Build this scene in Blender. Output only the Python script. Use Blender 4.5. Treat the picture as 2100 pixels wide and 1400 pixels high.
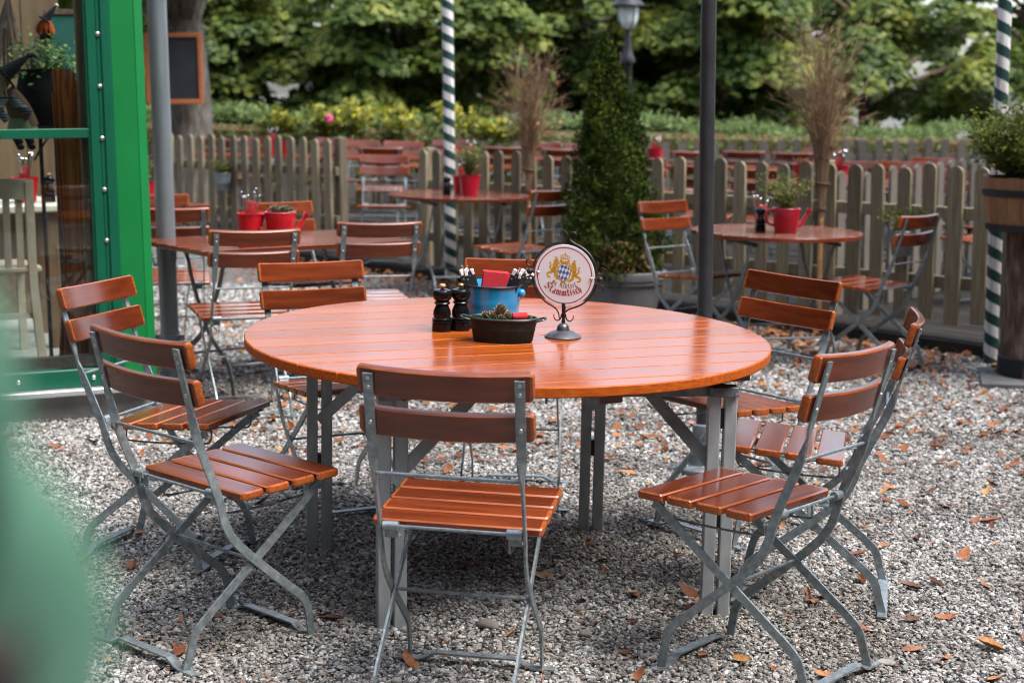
import bpy, bmesh, math, random
import numpy as np
from mathutils import Vector, Matrix, Euler
R_ = math.radians
rng = random.Random(7)
nrng = np.random.default_rng(11)
scene = bpy.context.scene
for o in list(bpy.data.objects): bpy.data.objects.remove(o)

# ------------------------------------------------------------------ camera
cam_d = bpy.data.cameras.new('camera')
cam = bpy.data.objects.new('camera', cam_d); scene.collection.objects.link(cam)
scene.camera = cam
cam_d.sensor_width = 36.0
cam_d.lens = 56.25
cam_d.clip_start = 0.05; cam_d.clip_end = 600
cam.matrix_world = (Matrix.Translation((0, 0, 1.5044)) @ Matrix.Rotation(R_(90 - 8.9142), 4, 'X')
                    @ Matrix.Rotation(R_(1.0573), 4, 'Z'))
cam_d.dof.use_dof = True
cam_d.dof.focus_distance = 4.55
cam_d.dof.aperture_fstop = 3.8

# ------------------------------------------------------------------ sky, sun, exposure
SUN_EL, SUN_AZ = 60.0, 115.0          # azimuth measured from +Y towards +X
world = bpy.data.worlds.new('World'); scene.world = world; world.use_nodes = True
wn = world.node_tree.nodes; wl = world.node_tree.links
bg = wn['Background']
sky = wn.new('ShaderNodeTexSky'); sky.sky_type = 'NISHITA'; sky.sun_disc = False
sky.sun_elevation = R_(SUN_EL); sky.sun_rotation = R_(SUN_AZ)
sky.air_density = 1.0; sky.dust_density = 3.0; sky.ozone_density = 1.0
hsv = wn.new('ShaderNodeHueSaturation'); hsv.inputs['Saturation'].default_value = 0.65
wl.new(sky.outputs[0], hsv.inputs['Color']); wl.new(hsv.outputs[0], bg.inputs['Color'])
bg.inputs['Strength'].default_value = 0.135
sun_d = bpy.data.lights.new('sun', 'SUN'); sun_d.energy = 1.25; sun_d.angle = R_(32)
sun_d.color = (1.0, 0.97, 0.93)
sun = bpy.data.objects.new('sun', sun_d); scene.collection.objects.link(sun)
_d = Vector((-math.sin(R_(SUN_AZ)) * math.cos(R_(SUN_EL)), -math.cos(R_(SUN_AZ)) * math.cos(R_(SUN_EL)), -math.sin(R_(SUN_EL))))
sun.rotation_euler = _d.to_track_quat('-Z', 'Y').to_euler(); sun.location = (3, -6, 12)
scene.view_settings.view_transform = 'Standard'; scene.view_settings.look = 'None'
scene.view_settings.exposure = 1.84; scene.view_settings.gamma = 1.0
scene.view_settings.use_curve_mapping = False
scene.render.engine = 'CYCLES'
try:
    scene.cycles.use_denoising = True; scene.cycles.filter_width = 1.1
    scene.cycles.max_bounces = 8; scene.cycles.transparent_max_bounces = 12
except Exception: pass

# ------------------------------------------------------------------ helpers
COL = scene.collection
def tag(o, label=None, cat=None, group=None, kind=None):
    if label: o['label'] = label
    if cat: o['category'] = cat
    if group: o['group'] = group
    if kind: o['kind'] = kind
    return o
def empty(name, loc=(0, 0, 0), rz=0.0, label=None, cat=None, group=None, lean=False, mat=None):
    o = bpy.data.objects.new(name, None); COL.objects.link(o)
    o.empty_display_size = 0.1
    if mat is not None: o.matrix_world = mat
    else:
        m = Matrix.Translation(loc)
        if lean: m = m @ LEAN
        o.matrix_world = m @ Matrix.Rotation(rz, 4, 'Z')
    tag(o, label, cat, group)
    return o
LEAN = Matrix.Rotation(R_(-1.393), 4, 'Y')     # the yard falls to one side: uprights stand a little off the ground's normal
def copy_tree(o, parent=None, skip=()):
    c = o.copy(); COL.objects.link(c)
    if parent is not None: c.parent = parent
    for ch in KIDS.get(o.name, []):
        if ch.name.split('.')[0] in skip: continue
        copy_tree(ch, c, skip)
        KIDS.setdefault(c.name, [])
    return c
KIDS = {}
def link(name, me, parent=None):
    o = bpy.data.objects.new(name, me); COL.objects.link(o)
    if parent is not None:
        o.parent = parent; KIDS.setdefault(parent.name, []).append(o)
    return o
def inst(name, me, parent, loc=(0, 0, 0), rot=(0, 0, 0), scale=(1, 1, 1)):
    o = link(name, me, parent); o.location = loc; o.rotation_euler = rot; o.scale = scale
    return o
def cat(pts, n=6):
    P = [Vector(p) for p in pts]; out = []
    for i in range(len(P) - 1):
        p0 = P[i - 1] if i else P[0] * 2 - P[1]; p1 = P[i]; p2 = P[i + 1]
        p3 = P[i + 2] if i + 2 < len(P) else P[-1] * 2 - P[-2]
        for k in range(n):
            t = k / n
            out.append(0.5 * ((2 * p1) + (p2 - p0) * t + (2 * p0 - 5 * p1 + 4 * p2 - p3) * t * t + (3 * p1 - p0 - 3 * p2 + p3) * t ** 3))
    out.append(P[-1]); return out
class MB:
    def __init__(s): s.v = []; s.f = []; s.m = []
    def add(s, vs, fs, mi=0):
        b = len(s.v); s.v += [tuple(v) for v in vs]
        for f in fs: s.f.append(tuple(i + b for i in f)); s.m.append(mi)
    def box(s, c, d, M=None, mi=0, taper=1.0):
        x, y, z = d[0] / 2, d[1] / 2, d[2] / 2
        vs = [Vector((sx * x * (taper if sz > 0 else 1), sy * y * (taper if sz > 0 else 1), sz * z)) for sz in (-1, 1) for sy in (-1, 1) for sx in (-1, 1)]
        if M is not None: vs = [M @ v for v in vs]
        c = Vector(c)
        s.add([v + c for v in vs], [(0, 2, 3, 1), (4, 5, 7, 6), (0, 1, 5, 4), (2, 6, 7, 3), (0, 4, 6, 2), (1, 3, 7, 5)], mi)
    def bbox(s, c, d, b=0.003, M=None, mi=0, mb=None):
        """box with chamfered edges"""
        x, y, z = d[0] / 2, d[1] / 2, d[2] / 2
        bm = bmesh.new()
        bmesh.ops.create_cube(bm, size=1.0)
        for v in bm.verts: v.co = Vector((v.co.x * d[0], v.co.y * d[1], v.co.z * d[2]))
        bmesh.ops.bevel(bm, geom=bm.edges[:], offset=b, segments=1, affect='EDGES', material=(1 if mb else -1))
        bm.verts.index_update(); c = Vector(c); base = len(s.v)
        for v in bm.verts:
            q = (M @ v.co) if M is not None else v.co
            s.v.append(tuple(q + c))
        for f in bm.faces:
            s.f.append(tuple(v.index + base for v in f.verts)); s.m.append(mb if (mb and f.material_index == 1) else mi)
        bm.free()
    def tube(s, path, r, n=8, closed=False, mi=0, caps=True, flat=1.0):
        P = [Vector(p) for p in path]; N = len(P)
        rr = r if isinstance(r, (list, tuple)) else [r] * N
        prev = None; base = len(s.v)
        for i, p in enumerate(P):
            a = P[(i - 1) % N] if (closed or i) else P[0]; b = P[(i + 1) % N] if (closed or i < N - 1) else P[-1]
            t = (b - a)
            if t.length < 1e-9: t = Vector((0, 0, 1))
            t.normalize()
            if prev is None:
                ref = Vector((0, 0, 1)) if abs(t.z) < 0.9 else Vector((1, 0, 0)); u = t.cross(ref).normalized()
            else:
                u = prev - t * prev.dot(t)
                u = u.normalized() if u.length > 1e-6 else t.orthogonal().normalized()
            prev = u; w = t.cross(u)
            for k in range(n):
                an = 2 * math.pi * k / n
                s.v.append(tuple(p + (u * math.cos(an) + w * math.sin(an) * flat) * rr[i]))
        segs = N if closed else N - 1
        for i in range(segs):
            for k in range(n):
                a = base + i * n + k; b = base + i * n + (k + 1) % n
                c = base + ((i + 1) % N) * n + (k + 1) % n; d = base + ((i + 1) % N) * n + k
                s.f.append((a, b, c, d)); s.m.append(mi)
        if caps and not closed:
            s.f.append(tuple(base + k for k in reversed(range(n)))); s.m.append(mi)
            s.f.append(tuple(base + (N - 1) * n + k for k in range(n))); s.m.append(mi)
    def cyl(s, p0, p1, r, n=12, r1=None, mi=0): s.tube([p0, p1], [r, r if r1 is None else r1], n, mi=mi)
    def lathe(s, prof, n=20, c=(0, 0, 0), M=None, mi=0, sx=1.0, sy=1.0, cap0=True, cap1=True):
        base = len(s.v); c = Vector(c)
        for (r, z) in prof:
            for k in range(n):
                a = 2 * math.pi * k / n
                q = Vector((r * math.cos(a) * sx, r * math.sin(a) * sy, z))
                if M is not None: q = M @ q
                s.v.append(tuple(q + c))
        for i in range(len(prof) - 1):
            for k in range(n):
                s.f.append((base + i * n + k, base + i * n + (k + 1) % n, base + (i + 1) * n + (k + 1) % n, base + (i + 1) * n + k)); s.m.append(mi)
        if cap0: s.f.append(tuple(base + k for k in reversed(range(n)))); s.m.append(mi)
        if cap1: s.f.append(tuple(base + (len(prof) - 1) * n + k for k in range(n))); s.m.append(mi)
    def bar(s, path, w, t, side=(1, 0, 0), twist=None, mi=0):
        """flat bar: thickness t along side, width w across it in the plane of the path"""
        P = [Vector(p) for p in path]; N = len(P); base = len(s.v)
        for i, p in enumerate(P):
            T = ((P[i + 1] if i < N - 1 else P[i]) - (P[i - 1] if i else P[i])).normalized()
            S = Vector(side); S = (S - T * S.dot(T)).normalized(); Nn = T.cross(S)
            if twist:
                c_, s_ = math.cos(twist[i]), math.sin(twist[i]); S, Nn = S * c_ + Nn * s_, Nn * c_ - S * s_
            ww = w[i] if isinstance(w, (list, tuple)) else w
            for a, b in ((-1, -1), (1, -1), (1, 1), (-1, 1)):
                s.v.append(tuple(p + S * a * t / 2 + Nn * b * ww / 2))
        for i in range(N - 1):
            for k in range(4):
                s.f.append((base + i * 4 + k, base + i * 4 + (k + 1) % 4, base + i * 4 + 4 + (k + 1) % 4, base + i * 4 + 4 + k)); s.m.append(mi)
        s.f.append((base + 3, base + 2, base + 1, base)); s.m.append(mi)
        b2 = base + (N - 1) * 4; s.f.append((b2, b2 + 1, b2 + 2, b2 + 3)); s.m.append(mi)
    def prism(s, poly, z0, z1, M=None, mi=0):
        n = len(poly)
        vs = [Vector((p[0], p[1], z0)) for p in poly] + [Vector((p[0], p[1], z1)) for p in poly]
        if M is not None: vs = [M @ v for v in vs]
        s.add(vs, [tuple(reversed(range(n))), tuple(range(n, 2 * n))] + [(i, (i + 1) % n, n + (i + 1) % n, n + i) for i in range(n)], mi)
    def ball(s, c, r, n=12, m=8, sc=(1, 1, 1), M=None, mi=0):
        prof = [(max(1e-5, math.sin(math.pi * i / m)) * r, -math.cos(math.pi * i / m) * r) for i in range(m + 1)]
        S = Matrix.Diagonal(Vector(sc)); S = (M @ S) if M is not None else S
        s.lathe(prof, n, c, S, mi)
    def mesh(s, name, mats, ang=35):
        me = bpy.data.meshes.new(name); me.from_pydata(s.v, [], s.f)
        for m in (mats if isinstance(mats, (list, tuple)) else [mats]): me.materials.append(m)
        if any(s.m): me.polygons.foreach_set('material_index', s.m)
        me.update()
        if ang:
            me.polygons.foreach_set('use_smooth', [True] * len(me.polygons))
            try: me.set_sharp_from_angle(angle=R_(ang))
            except Exception: pass
        return me
    def build(s, name, mats, parent=None, ang=35): return link(name, s.mesh(name, mats, ang), parent)

def cards(name, mat, C, N, size, tmpl, faces, parent=None, fold=0.0, spin=None, droop=0.0):
    """many small leaf shaped faces. C centres, N normals (n,3), size (n,), tmpl (k,2) outline pts, faces over tmpl"""
    n = len(C); k = len(tmpl)
    N = N / np.maximum(1e-6, np.linalg.norm(N, axis=1))[:, None]
    ref = np.where(np.abs(N[:, 2:3]) < 0.9, np.array([[0, 0, 1.0]]), np.array([[1.0, 0, 0]]))
    U = np.cross(N, ref); U /= np.linalg.norm(U, axis=1)[:, None]; V = np.cross(N, U)
    a = nrng.uniform(0, 2 * np.pi, n) if spin is None else spin
    ca, sa = np.cos(a)[:, None], np.sin(a)[:, None]
    U, V = U * ca + V * sa, V * ca - U * sa
    T = np.array(tmpl, float)
    bend = fold * np.abs(T[:, 0]) - droop * T[:, 1] ** 2
    P = C[:, None, :] + size[:, None, None] * (T[None, :, 0:1] * U[:, None, :] + T[None, :, 1:2] * V[:, None, :] + bend[None, :, None] * N[:, None, :])
    co = P.reshape(-1, 3).astype(np.float32)
    F = []
    sizes = [len(f) for f in faces]
    loops = np.concatenate([np.array(f) for f in faces])
    allv = (loops[None, :] + (np.arange(n) * k)[:, None]).reshape(-1).astype(np.int32)
    tot = np.tile(np.array(sizes), n).astype(np.int32)
    start = np.concatenate([[0], np.cumsum(tot)[:-1]]).astype(np.int32)
    me = bpy.data.meshes.new(name)
    me.vertices.add(len(co)); me.vertices.foreach_set('co', co.ravel())
    me.loops.add(len(allv)); me.loops.foreach_set('vertex_index', allv)
    me.polygons.add(len(tot)); me.polygons.foreach_set('loop_start', start); me.polygons.foreach_set('loop_total', tot)
    me.materials.append(mat); me.update(calc_edges=True)
    return link(name, me, parent)
MAPLE = ([(0, -.5), (.17, -.3), (.42, -.34), (.36, -.1), (.55, .1), (.27, .17), (.2, .34), (0, .58), (-.2, .34), (-.27, .17), (-.55, .1), (-.36, -.1), (-.42, -.34), (-.17, -.3), (0, 0)],
         [(0, 1, 3, 14), (1, 2, 3), (3, 4, 5, 14), (5, 6, 7, 14), (7, 8, 9, 14), (9, 10, 11, 14), (11, 12, 13), (11, 13, 0, 14)])
OVAL = ([(0, -.5), (.24, -.12), (.2, .2), (0, .5), (-.2, .2), (-.24, -.12)], [(0, 1, 2, 3), (3, 4, 5, 0)])
NEEDLE = ([(0, -.5), (.09, 0), (0, .5), (-.09, 0)], [(0, 1, 2, 3)])

# ------------------------------------------------------------------ materials
def mat(name, base, rough=.5, metal=0.0, spec=0.5, coat=0.0, coat_r=.1):
    m = bpy.data.materials.new(name); m.use_nodes = True
    b = m.node_tree.nodes['Principled BSDF']
    b.inputs['Base Color'].default_value = (*base, 1); b.inputs['Roughness'].default_value = rough
    b.inputs['Metallic'].default_value = metal; b.inputs['Specular IOR Level'].default_value = spec
    b.inputs['Coat Weight'].default_value = coat; b.inputs['Coat Roughness'].default_value = coat_r
    return m
def nd(m, t, **kw):
    n = m.node_tree.nodes.new(t)
    for k, v in kw.items():
        if k in n.inputs: n.inputs[k].default_value = v
        else: setattr(n, k, v)
    return n
def lk(m, a, b): m.node_tree.links.new(a, b)
def bsdf(m): return m.node_tree.nodes['Principled BSDF']
def ramp(m, stops, interp='LINEAR'):
    r = nd(m, 'ShaderNodeValToRGB'); cr = r.color_ramp; cr.interpolation = interp
    while len(cr.elements) < len(stops): cr.elements.new(0.5)
    for e, (p, c) in zip(cr.elements, stops): e.position = p; e.color = (*c, 1)
    return r
def noise_mat(name, stops, scale=(20, 20, 20), nscale=1.0, detail=4, rough=.5, metal=0.0, bump=0.0, bscale=None, spec=.5, coat=0, coat_r=.1, coords='Object', rvar=0.0, objrand=0.0):
    m = mat(name, stops[0][1], rough, metal, spec, coat, coat_r)
    tc = nd(m, 'ShaderNodeTexCoord'); mp = nd(m, 'ShaderNodeMapping'); mp.inputs['Scale'].default_value = scale
    lk(m, tc.outputs[coords], mp.inputs['Vector'])
    vec = mp.outputs[0]
    if objrand:
        oi = nd(m, 'ShaderNodeObjectInfo'); ad = nd(m, 'ShaderNodeVectorMath', operation='ADD')
        ml = nd(m, 'ShaderNodeMath', operation='MULTIPLY'); ml.inputs[1].default_value = 37.0
        lk(m, oi.outputs['Random'], ml.inputs[0]); cb = nd(m, 'ShaderNodeCombineXYZ')
        lk(m, ml.outputs[0], cb.inputs[0]); lk(m, ml.outputs[0], cb.inputs[1]); lk(m, vec, ad.inputs[0]); lk(m, cb.outputs[0], ad.inputs[1]); vec = ad.outputs[0]
    nz = nd(m, 'ShaderNodeTexNoise', Scale=nscale, Detail=detail); lk(m, vec, nz.inputs['Vector'])
    r = ramp(m, stops); lk(m, nz.outputs['Fac'], r.inputs[0])
    col = r.outputs[0]
    if objrand:
        hv = nd(m, 'ShaderNodeHueSaturation'); mr = nd(m, 'ShaderNodeMapRange'); mr.inputs[3].default_value = 1 - objrand; mr.inputs[4].default_value = 1 + objrand
        lk(m, oi.outputs['Random'], mr.inputs[0]); lk(m, mr.outputs[0], hv.inputs['Value']); lk(m, col, hv.inputs['Color']); col = hv.outputs[0]
    lk(m, col, bsdf(m).inputs['Base Color'])
    if rvar:
        mr2 = nd(m, 'ShaderNodeMapRange'); mr2.inputs[3].default_value = rough - rvar; mr2.inputs[4].default_value = rough + rvar
        lk(m, nz.outputs['Fac'], mr2.inputs[0]); lk(m, mr2.outputs[0], bsdf(m).inputs['Roughness'])
    if bump:
        bp = nd(m, 'ShaderNodeBump', Strength=bump, Distance=0.01)
        if bscale:
            n2 = nd(m, 'ShaderNodeTexNoise', Scale=bscale, Detail=5); lk(m, tc.outputs[coords], n2.inputs['Vector']); lk(m, n2.outputs['Fac'], bp.inputs['Height'])
        else: lk(m, nz.outputs['Fac'], bp.inputs['Height'])
        lk(m, bp.outputs[0], bsdf(m).inputs['Normal'])
    return m
def leaf_mat(name, stops, rough=.45, trans=0.3, spec=.4, clump=0.0):
    m = mat(name, stops[0][1], rough, spec=spec)
    g = nd(m, 'ShaderNodeNewGeometry'); r = ramp(m, stops); lk(m, g.outputs['Random Per Island'], r.inputs[0])
    if clump:          # light and dark clumps put into the colour by noise, single leaves less so
        tc = nd(m, 'ShaderNodeTexCoord'); nz = nd(m, 'ShaderNodeTexNoise', Scale=clump, Detail=3.0); lk(m, tc.outputs['Object'], nz.inputs['Vector'])
        mr = nd(m, 'ShaderNodeMapRange'); mr.inputs[1].default_value = .34; mr.inputs[2].default_value = .68; lk(m, nz.outputs['Fac'], mr.inputs[0])
        ml = nd(m, 'ShaderNodeMath', operation='MULTIPLY'); ml.inputs[1].default_value = .45; lk(m, g.outputs['Random Per Island'], ml.inputs[0])
        m3 = nd(m, 'ShaderNodeMath', operation='MULTIPLY_ADD'); m3.inputs[1].default_value = .6; lk(m, mr.outputs[0], m3.inputs[0]); lk(m, ml.outputs[0], m3.inputs[2]); lk(m, m3.outputs[0], r.inputs[0])
    lk(m, r.outputs[0], bsdf(m).inputs['Base Color'])
    tr = nd(m, 'ShaderNodeBsdfTranslucent'); mx = nd(m, 'ShaderNodeMixShader'); mx.inputs[0].default_value = trans
    lk(m, r.outputs[0], tr.inputs[0]); lk(m, bsdf(m).outputs[0], mx.inputs[1]); lk(m, tr.outputs[0], mx.inputs[2])
    out = m.node_tree.nodes['Material Output']; lk(m, mx.outputs[0], out.inputs[0])
    return m
M = {}
# varnished beech: grain runs along the local X of every slat
M['wood'] = noise_mat('varnished_wood', [(0.22, (.070, .0125, .0042)), (.5, (.118, .0215, .006)), (.78, (.175, .035, .0085))], (2.0, 22, 22), 2.0, 6, rough=.17, spec=.62, rvar=.07, bump=.012, objrand=.24)
M['wood_edge'] = noise_mat('worn_varnish_edge', [(0.3, (.20, .040, .008)), (.7, (.36, .088, .016))], (4, 60, 60), 2.0, 4, rough=.25, objrand=.15)
M['wood_table'] = noise_mat('varnished_table_board', [(0.22, (.19, .036, .005)), (.5, (.28, .058, .008)), (.78, (.38, .090, .013))], (1.1, 20, 20), 2.0, 7, rough=.19, spec=.42, rvar=.08, bump=.010, objrand=.16)
M['wood_table_edge'] = noise_mat('table_board_edge', [(0.3, (.30, .052, .006)), (.7, (.48, .110, .014))], (8, 80, 80), 2.0, 4, rough=.5, spec=.12)
M['galv'] = noise_mat('galvanised_steel', [(.25, (.14, .165, .178)), (.55, (.245, .285, .30)), (.8, (.38, .425, .44))], (1, 1, 1), 55, 6, rough=.40, metal=.55, rvar=.12, bump=.05, bscale=160, objrand=.14)
M['galv_light'] = noise_mat('bright_galvanised_profile', [(.25, (.26, .285, .295)), (.55, (.36, .385, .395)), (.8, (.48, .50, .505))], (1, 1, .4), 24, 6, rough=.5, metal=.35, rvar=.1)
M['galv_dark'] = noise_mat('dull_steel', [(.3, (.11, .125, .135)), (.6, (.20, .22, .235)), (.8, (.33, .35, .36))], (1, 1, 1), 30, 6, rough=.5, metal=.5, rvar=.12)
M['zinc'] = noise_mat('zinc_pipe', [(.3, (.19, .23, .25)), (.55, (.25, .29, .31)), (.8, (.33, .37, .385))], (1, 1, .15), 14, 6, rough=.42, metal=.6, rvar=.08)
M['rivet'] = mat('rivet_steel', (.55, .56, .56), .3, .9)
M['dark_iron'] = noise_mat('dark_iron_paint', [(.3, (.012, .013, .016)), (.7, (.035, .037, .042))], (1, 1, 1), 40, 4, rough=.45, metal=.4)
M['fence_wood'] = noise_mat('weathered_fence_wood', [(.2, (.075, .062, .036)), (.5, (.160, .128, .076)), (.8, (.245, .200, .128))], (40, 40, 3.0), 1.6, 6, rough=.75, bump=.25, objrand=.36)
M['fence_grey'] = noise_mat('grey_fence_wood', [(.2, (.06, .05, .042)), (.8, (.16, .14, .115))], (40, 40, 3), 1.5, 5, rough=.85, objrand=.25)
M['deck'] = noise_mat('deck_board_wood', [(.2, (.014, .013, .012)), (.8, (.045, .041, .037))], (2, 30, 30), 2, 5, rough=.85, spec=.05, objrand=.25)
M['red_enamel'] = mat('red_enamel', (.50, .008, .018), .25, coat=.5)
M['red_paint'] = mat('dark_red_enamel', (.36, .006, .022), .3, coat=.4)
M['blue_enamel'] = noise_mat('blue_enamel', [(.3, (.014, .26, .55)), (.7, (.022, .33, .64))], (1, 1, 1), 20, 3, rough=.25, coat=.5)
M['black_gloss'] = mat('black_lacquer', (.005, .005, .006), .16, spec=.35)
M['black_tub'] = noise_mat('black_zinc_tub', [(.3, (.006, .010, .010)), (.7, (.016, .022, .02))], (1, 1, 1), 60, 4, rough=.45, spec=.2)
M['green_rim'] = mat('dark_green_rim', (.004, .035, .026), .3, coat=.3)
M['soil'] = noise_mat('potting_soil', [(.3, (.012, .009, .006)), (.7, (.04, .028, .018))], (1, 1, 1), 90, 4, rough=.95, bump=.4)
M['knob_wood'] = mat('light_wood_knob', (.55, .28, .10), .35, coat=.3)
M['brass'] = mat('brass_knob', (.45, .28, .10), .3, .9)
M['white_enamel'] = mat('white_enamel', (.88, .91, .95), .22, coat=.3)
M['napkin'] = noise_mat('red_paper_napkin', [(.3, (.42, .012, .02)), (.7, (.52, .02, .03))], (1, 1, 1), 120, 3, rough=.85)
M['steel'] = mat('polished_steel', (.62, .63, .64), .18, 1.0)
M['paper_white'] = mat('white_paper', (.8, .8, .8), .8)
M['gold'] = mat('gold_print', (.62, .38, .04), .4)
M['gold_dark'] = mat('bronze_print', (.30, .20, .08), .5)
M['blue_print'] = mat('blue_print', (.02, .17, .47), .4)
M['white_print'] = mat('white_print', (.82, .83, .86), .35)
M['red_print'] = mat('red_print', (.42, .012, .03), .4)
M['black_print'] = mat('black_print', (.01, .01, .012), .4)
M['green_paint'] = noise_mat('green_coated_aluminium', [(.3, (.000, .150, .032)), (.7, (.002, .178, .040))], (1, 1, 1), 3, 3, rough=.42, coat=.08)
M['green_strip'] = noise_mat('green_reflection_tone', [(.3, (.000, .078, .040)), (.7, (.001, .094, .048))], (1, 1, 1), 3, 3, rough=.38, coat=.1)  # bluer, darker than the flange: a difference in reflection put into the colour
M['alu'] = mat('bare_aluminium', (.62, .64, .66), .38, .7)
M['concrete'] = noise_mat('concrete_plinth', [(.3, (.22, .215, .205)), (.7, (.34, .33, .31))], (1, 1, 1), 12, 6, rough=.9, bump=.15, bscale=80)
M['pale_wood'] = noise_mat('pale_timber', [(.3, (.26, .19, .115)), (.7, (.36, .27, .17))], (25, 25, 3), 1.5, 5, rough=.6)
M['panel_wood'] = noise_mat('interior_panel_wood', [(.3, (.105, .066, .034)), (.7, (.165, .108, .060))], (14, 14, 2.0), 1.5, 5, rough=.6, objrand=.12)
M['cream_paint'] = mat('cream_chair_paint', (.42, .38, .29), .5)
M['white_top'] = mat('cream_table_top', (.70, .67, .58), .4)
M['chalk'] = noise_mat('chalkboard_slate', [(.3, (.006, .009, .013)), (.7, (.014, .018, .025))], (1, 1, 1), 8, 4, rough=.8)
M['chalk_green'] = noise_mat('green_chalkboard', [(.3, (.002, .06, .05)), (.7, (.006, .09, .07))], (1, 1, 1), 8, 4, rough=.8)
M['frame_wood'] = noise_mat('orange_wood_frame', [(.3, (.30, .09, .025)), (.7, (.42, .14, .045))], (20, 20, 20), 1.5, 4, rough=.5)
M['bark'] = noise_mat('grey_bark', [(.2, (.035, .028, .022)), (.5, (.11, .095, .08)), (.8, (.24, .22, .20))], (22, 22, 5), 1.3, 8, rough=.95, bump=1.0)
M['bark_brown'] = noise_mat('brown_bark', [(.2, (.02, .012, .009)), (.5, (.085, .045, .03)), (.8, (.20, .16, .14))], (18, 18, 6), 1.4, 8, rough=.95, bump=1.0)
M['barrel'] = noise_mat('barrel_oak', [(.2, (.15, .062, .022)), (.8, (.30, .14, .058))], (30, 30, 3), 1.6, 5, rough=.55, objrand=.2)
M['hoop'] = mat('black_hoop', (.008, .010, .016), .5, .2)
M['pot_grey'] = noise_mat('grey_plastic_pot', [(.3, (.095, .095, .10)), (.7, (.13, .13, .135))], (1, 1, 1), 10, 4, rough=.6)
M['pole_grey'] = noise_mat('charcoal_pole_paint', [(.3, (.030, .030, .034)), (.7, (.05, .05, .055))], (3, 3, 1), 8, 4, rough=.42, metal=.3)
M['bamboo'] = noise_mat('bamboo_cane', [(.3, (.34, .17, .06)), (.7, (.48, .27, .11))], (10, 10, 8), 2, 4, rough=.5)
M['twig'] = leaf_mat('dry_twigs', [(0, (.12, .068, .036)), (.5, (.24, .150, .082)), (1, (.36, .25, .15))], .8, 0.0)
M['twig_grey'] = leaf_mat('grey_twigs', [(0, (.05, .038, .034)), (1, (.16, .12, .10))], .85, 0.0)
M['broom'] = leaf_mat('orange_broom_twigs', [(0, (.20, .055, .015)), (.5, (.46, .15, .040)), (1, (.68, .29, .09))], .7, 0.0)
M['bind'] = mat('dark_binding', (.06, .03, .018), .7)
M['dead_leaf'] = leaf_mat('dry_orange_leaf', [(0, (.085, .034, .014)), (.5, (.22, .068, .018)), (.9, (.36, .13, .034)), (1, (.44, .22, .07))], .6, .15)
M['thuja'] = leaf_mat('conifer_scales', [(0, (.011, .020, .002)), (.55, (.028, .046, .005)), (.85, (.064, .090, .010)), (1, (.13, .16, .02))], .7, .12, .1, clump=9.0)
M['thuja_brown'] = leaf_mat('browned_conifer', [(0, (.10, .055, .02)), (1, (.20, .12, .045))], .7, .1)
M['maple'] = leaf_mat('tree_leaves', [(0, (.026, .058, .014)), (.3, (.068, .120, .026)), (.6, (.155, .205, .040)), (.82, (.27, .31, .060)), (1, (.42, .38, .06))], .5, .48, .25, clump=1.3)
M['blocker_leaves'] = leaf_mat('light_blocking_wood_leaves', [(0, (.008, .018, .006)), (1, (.040, .060, .016))], .6, .2, .2)  # for the added unseen wood, kept dark to cut fill light
M['maple_y'] = leaf_mat('yellowing_leaves', [(0, (.05, .08, .012)), (.5, (.16, .18, .025)), (1, (.34, .28, .035))], .4, .4, .5)
M['hedge'] = leaf_mat('hedge_needles', [(0, (.07, .12, .034)), (.6, (.17, .25, .085)), (1, (.30, .38, .15))], .6, .3, .2)
M['yellow'] = leaf_mat('yellow_green_blossom', [(0, (.07, .10, .015)), (.5, (.24, .25, .018)), (1, (.50, .45, .03))], .5, .3)
M['pink'] = mat('pink_blossom', (.65, .08, .25), .5)
M['herb'] = leaf_mat('herb_leaves', [(0, (.06, .085, .015)), (.6, (.15, .18, .045)), (1, (.28, .29, .10))], .7, .35, .1)
M['herb2'] = leaf_mat('barrel_plant_leaves', [(0, (.035, .055, .008)), (.6, (.085, .110, .018)), (1, (.20, .20, .04))], .7, .35, .1)
M['ivy'] = leaf_mat('cauldron_leaves', [(0, (.02, .09, .015)), (.6, (.07, .20, .03)), (1, (.32, .36, .06))], .4, .3)
M['succ'] = leaf_mat('succulent_leaves', [(0, (.075, .080, .035)), (.5, (.19, .165, .085)), (.85, (.30, .23, .14)), (1, (.30, .10, .09))], .5, .05)
M['succ2'] = leaf_mat('grey_green_succulent', [(0, (.05, .07, .035)), (.6, (.14, .15, .09)), (1, (.25, .20, .15))], .5, .05)
M['stem'] = mat('brown_stem', (.06, .04, .022), .8)
M['mint'] = noise_mat('pale_green_leaf', [(.3, (.09, .25, .165)), (.5, (.17, .39, .28)), (.75, (.27, .52, .40))], (1, 1, 1), 14, 2, rough=.6)
M['deepgreen'] = noise_mat('deep_green_leaf', [(.3, (.004, .045, .022)), (.7, (.012, .085, .045))], (1, 1, 1), 14, 3, rough=.5)
M['brown_dry'] = mat('dark_brown_seed_head', (.02, .014, .012), .8)
M['lamp_grey'] = mat('lamp_grey_paint', (.018, .021, .025), .4, .3)
M['skin'] = mat('doll_skin_green', (.24, .28, .13), .7)
M['cloth_black'] = noise_mat('black_cloth', [(.3, (.006, .007, .011)), (.7, (.016, .018, .024))], (1, 1, 1), 40, 3, rough=.95)
M['cloth_green'] = mat('mint_cloth', (.20, .30, .16), .9)
M['cloth_grey'] = noise_mat('striped_cloth', [(.45, (.02, .035, .045)), (.55, (.18, .23, .26))], (0, 0, 60), 1, 0, rough=.9)
M['cloth_brown'] = mat('brown_cloth', (.14, .085, .05), .9)
M['hair_orange'] = leaf_mat('orange_wool_hair', [(0, (.45, .06, .01)), (1, (.75, .18, .03))], .9, 0)
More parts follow.
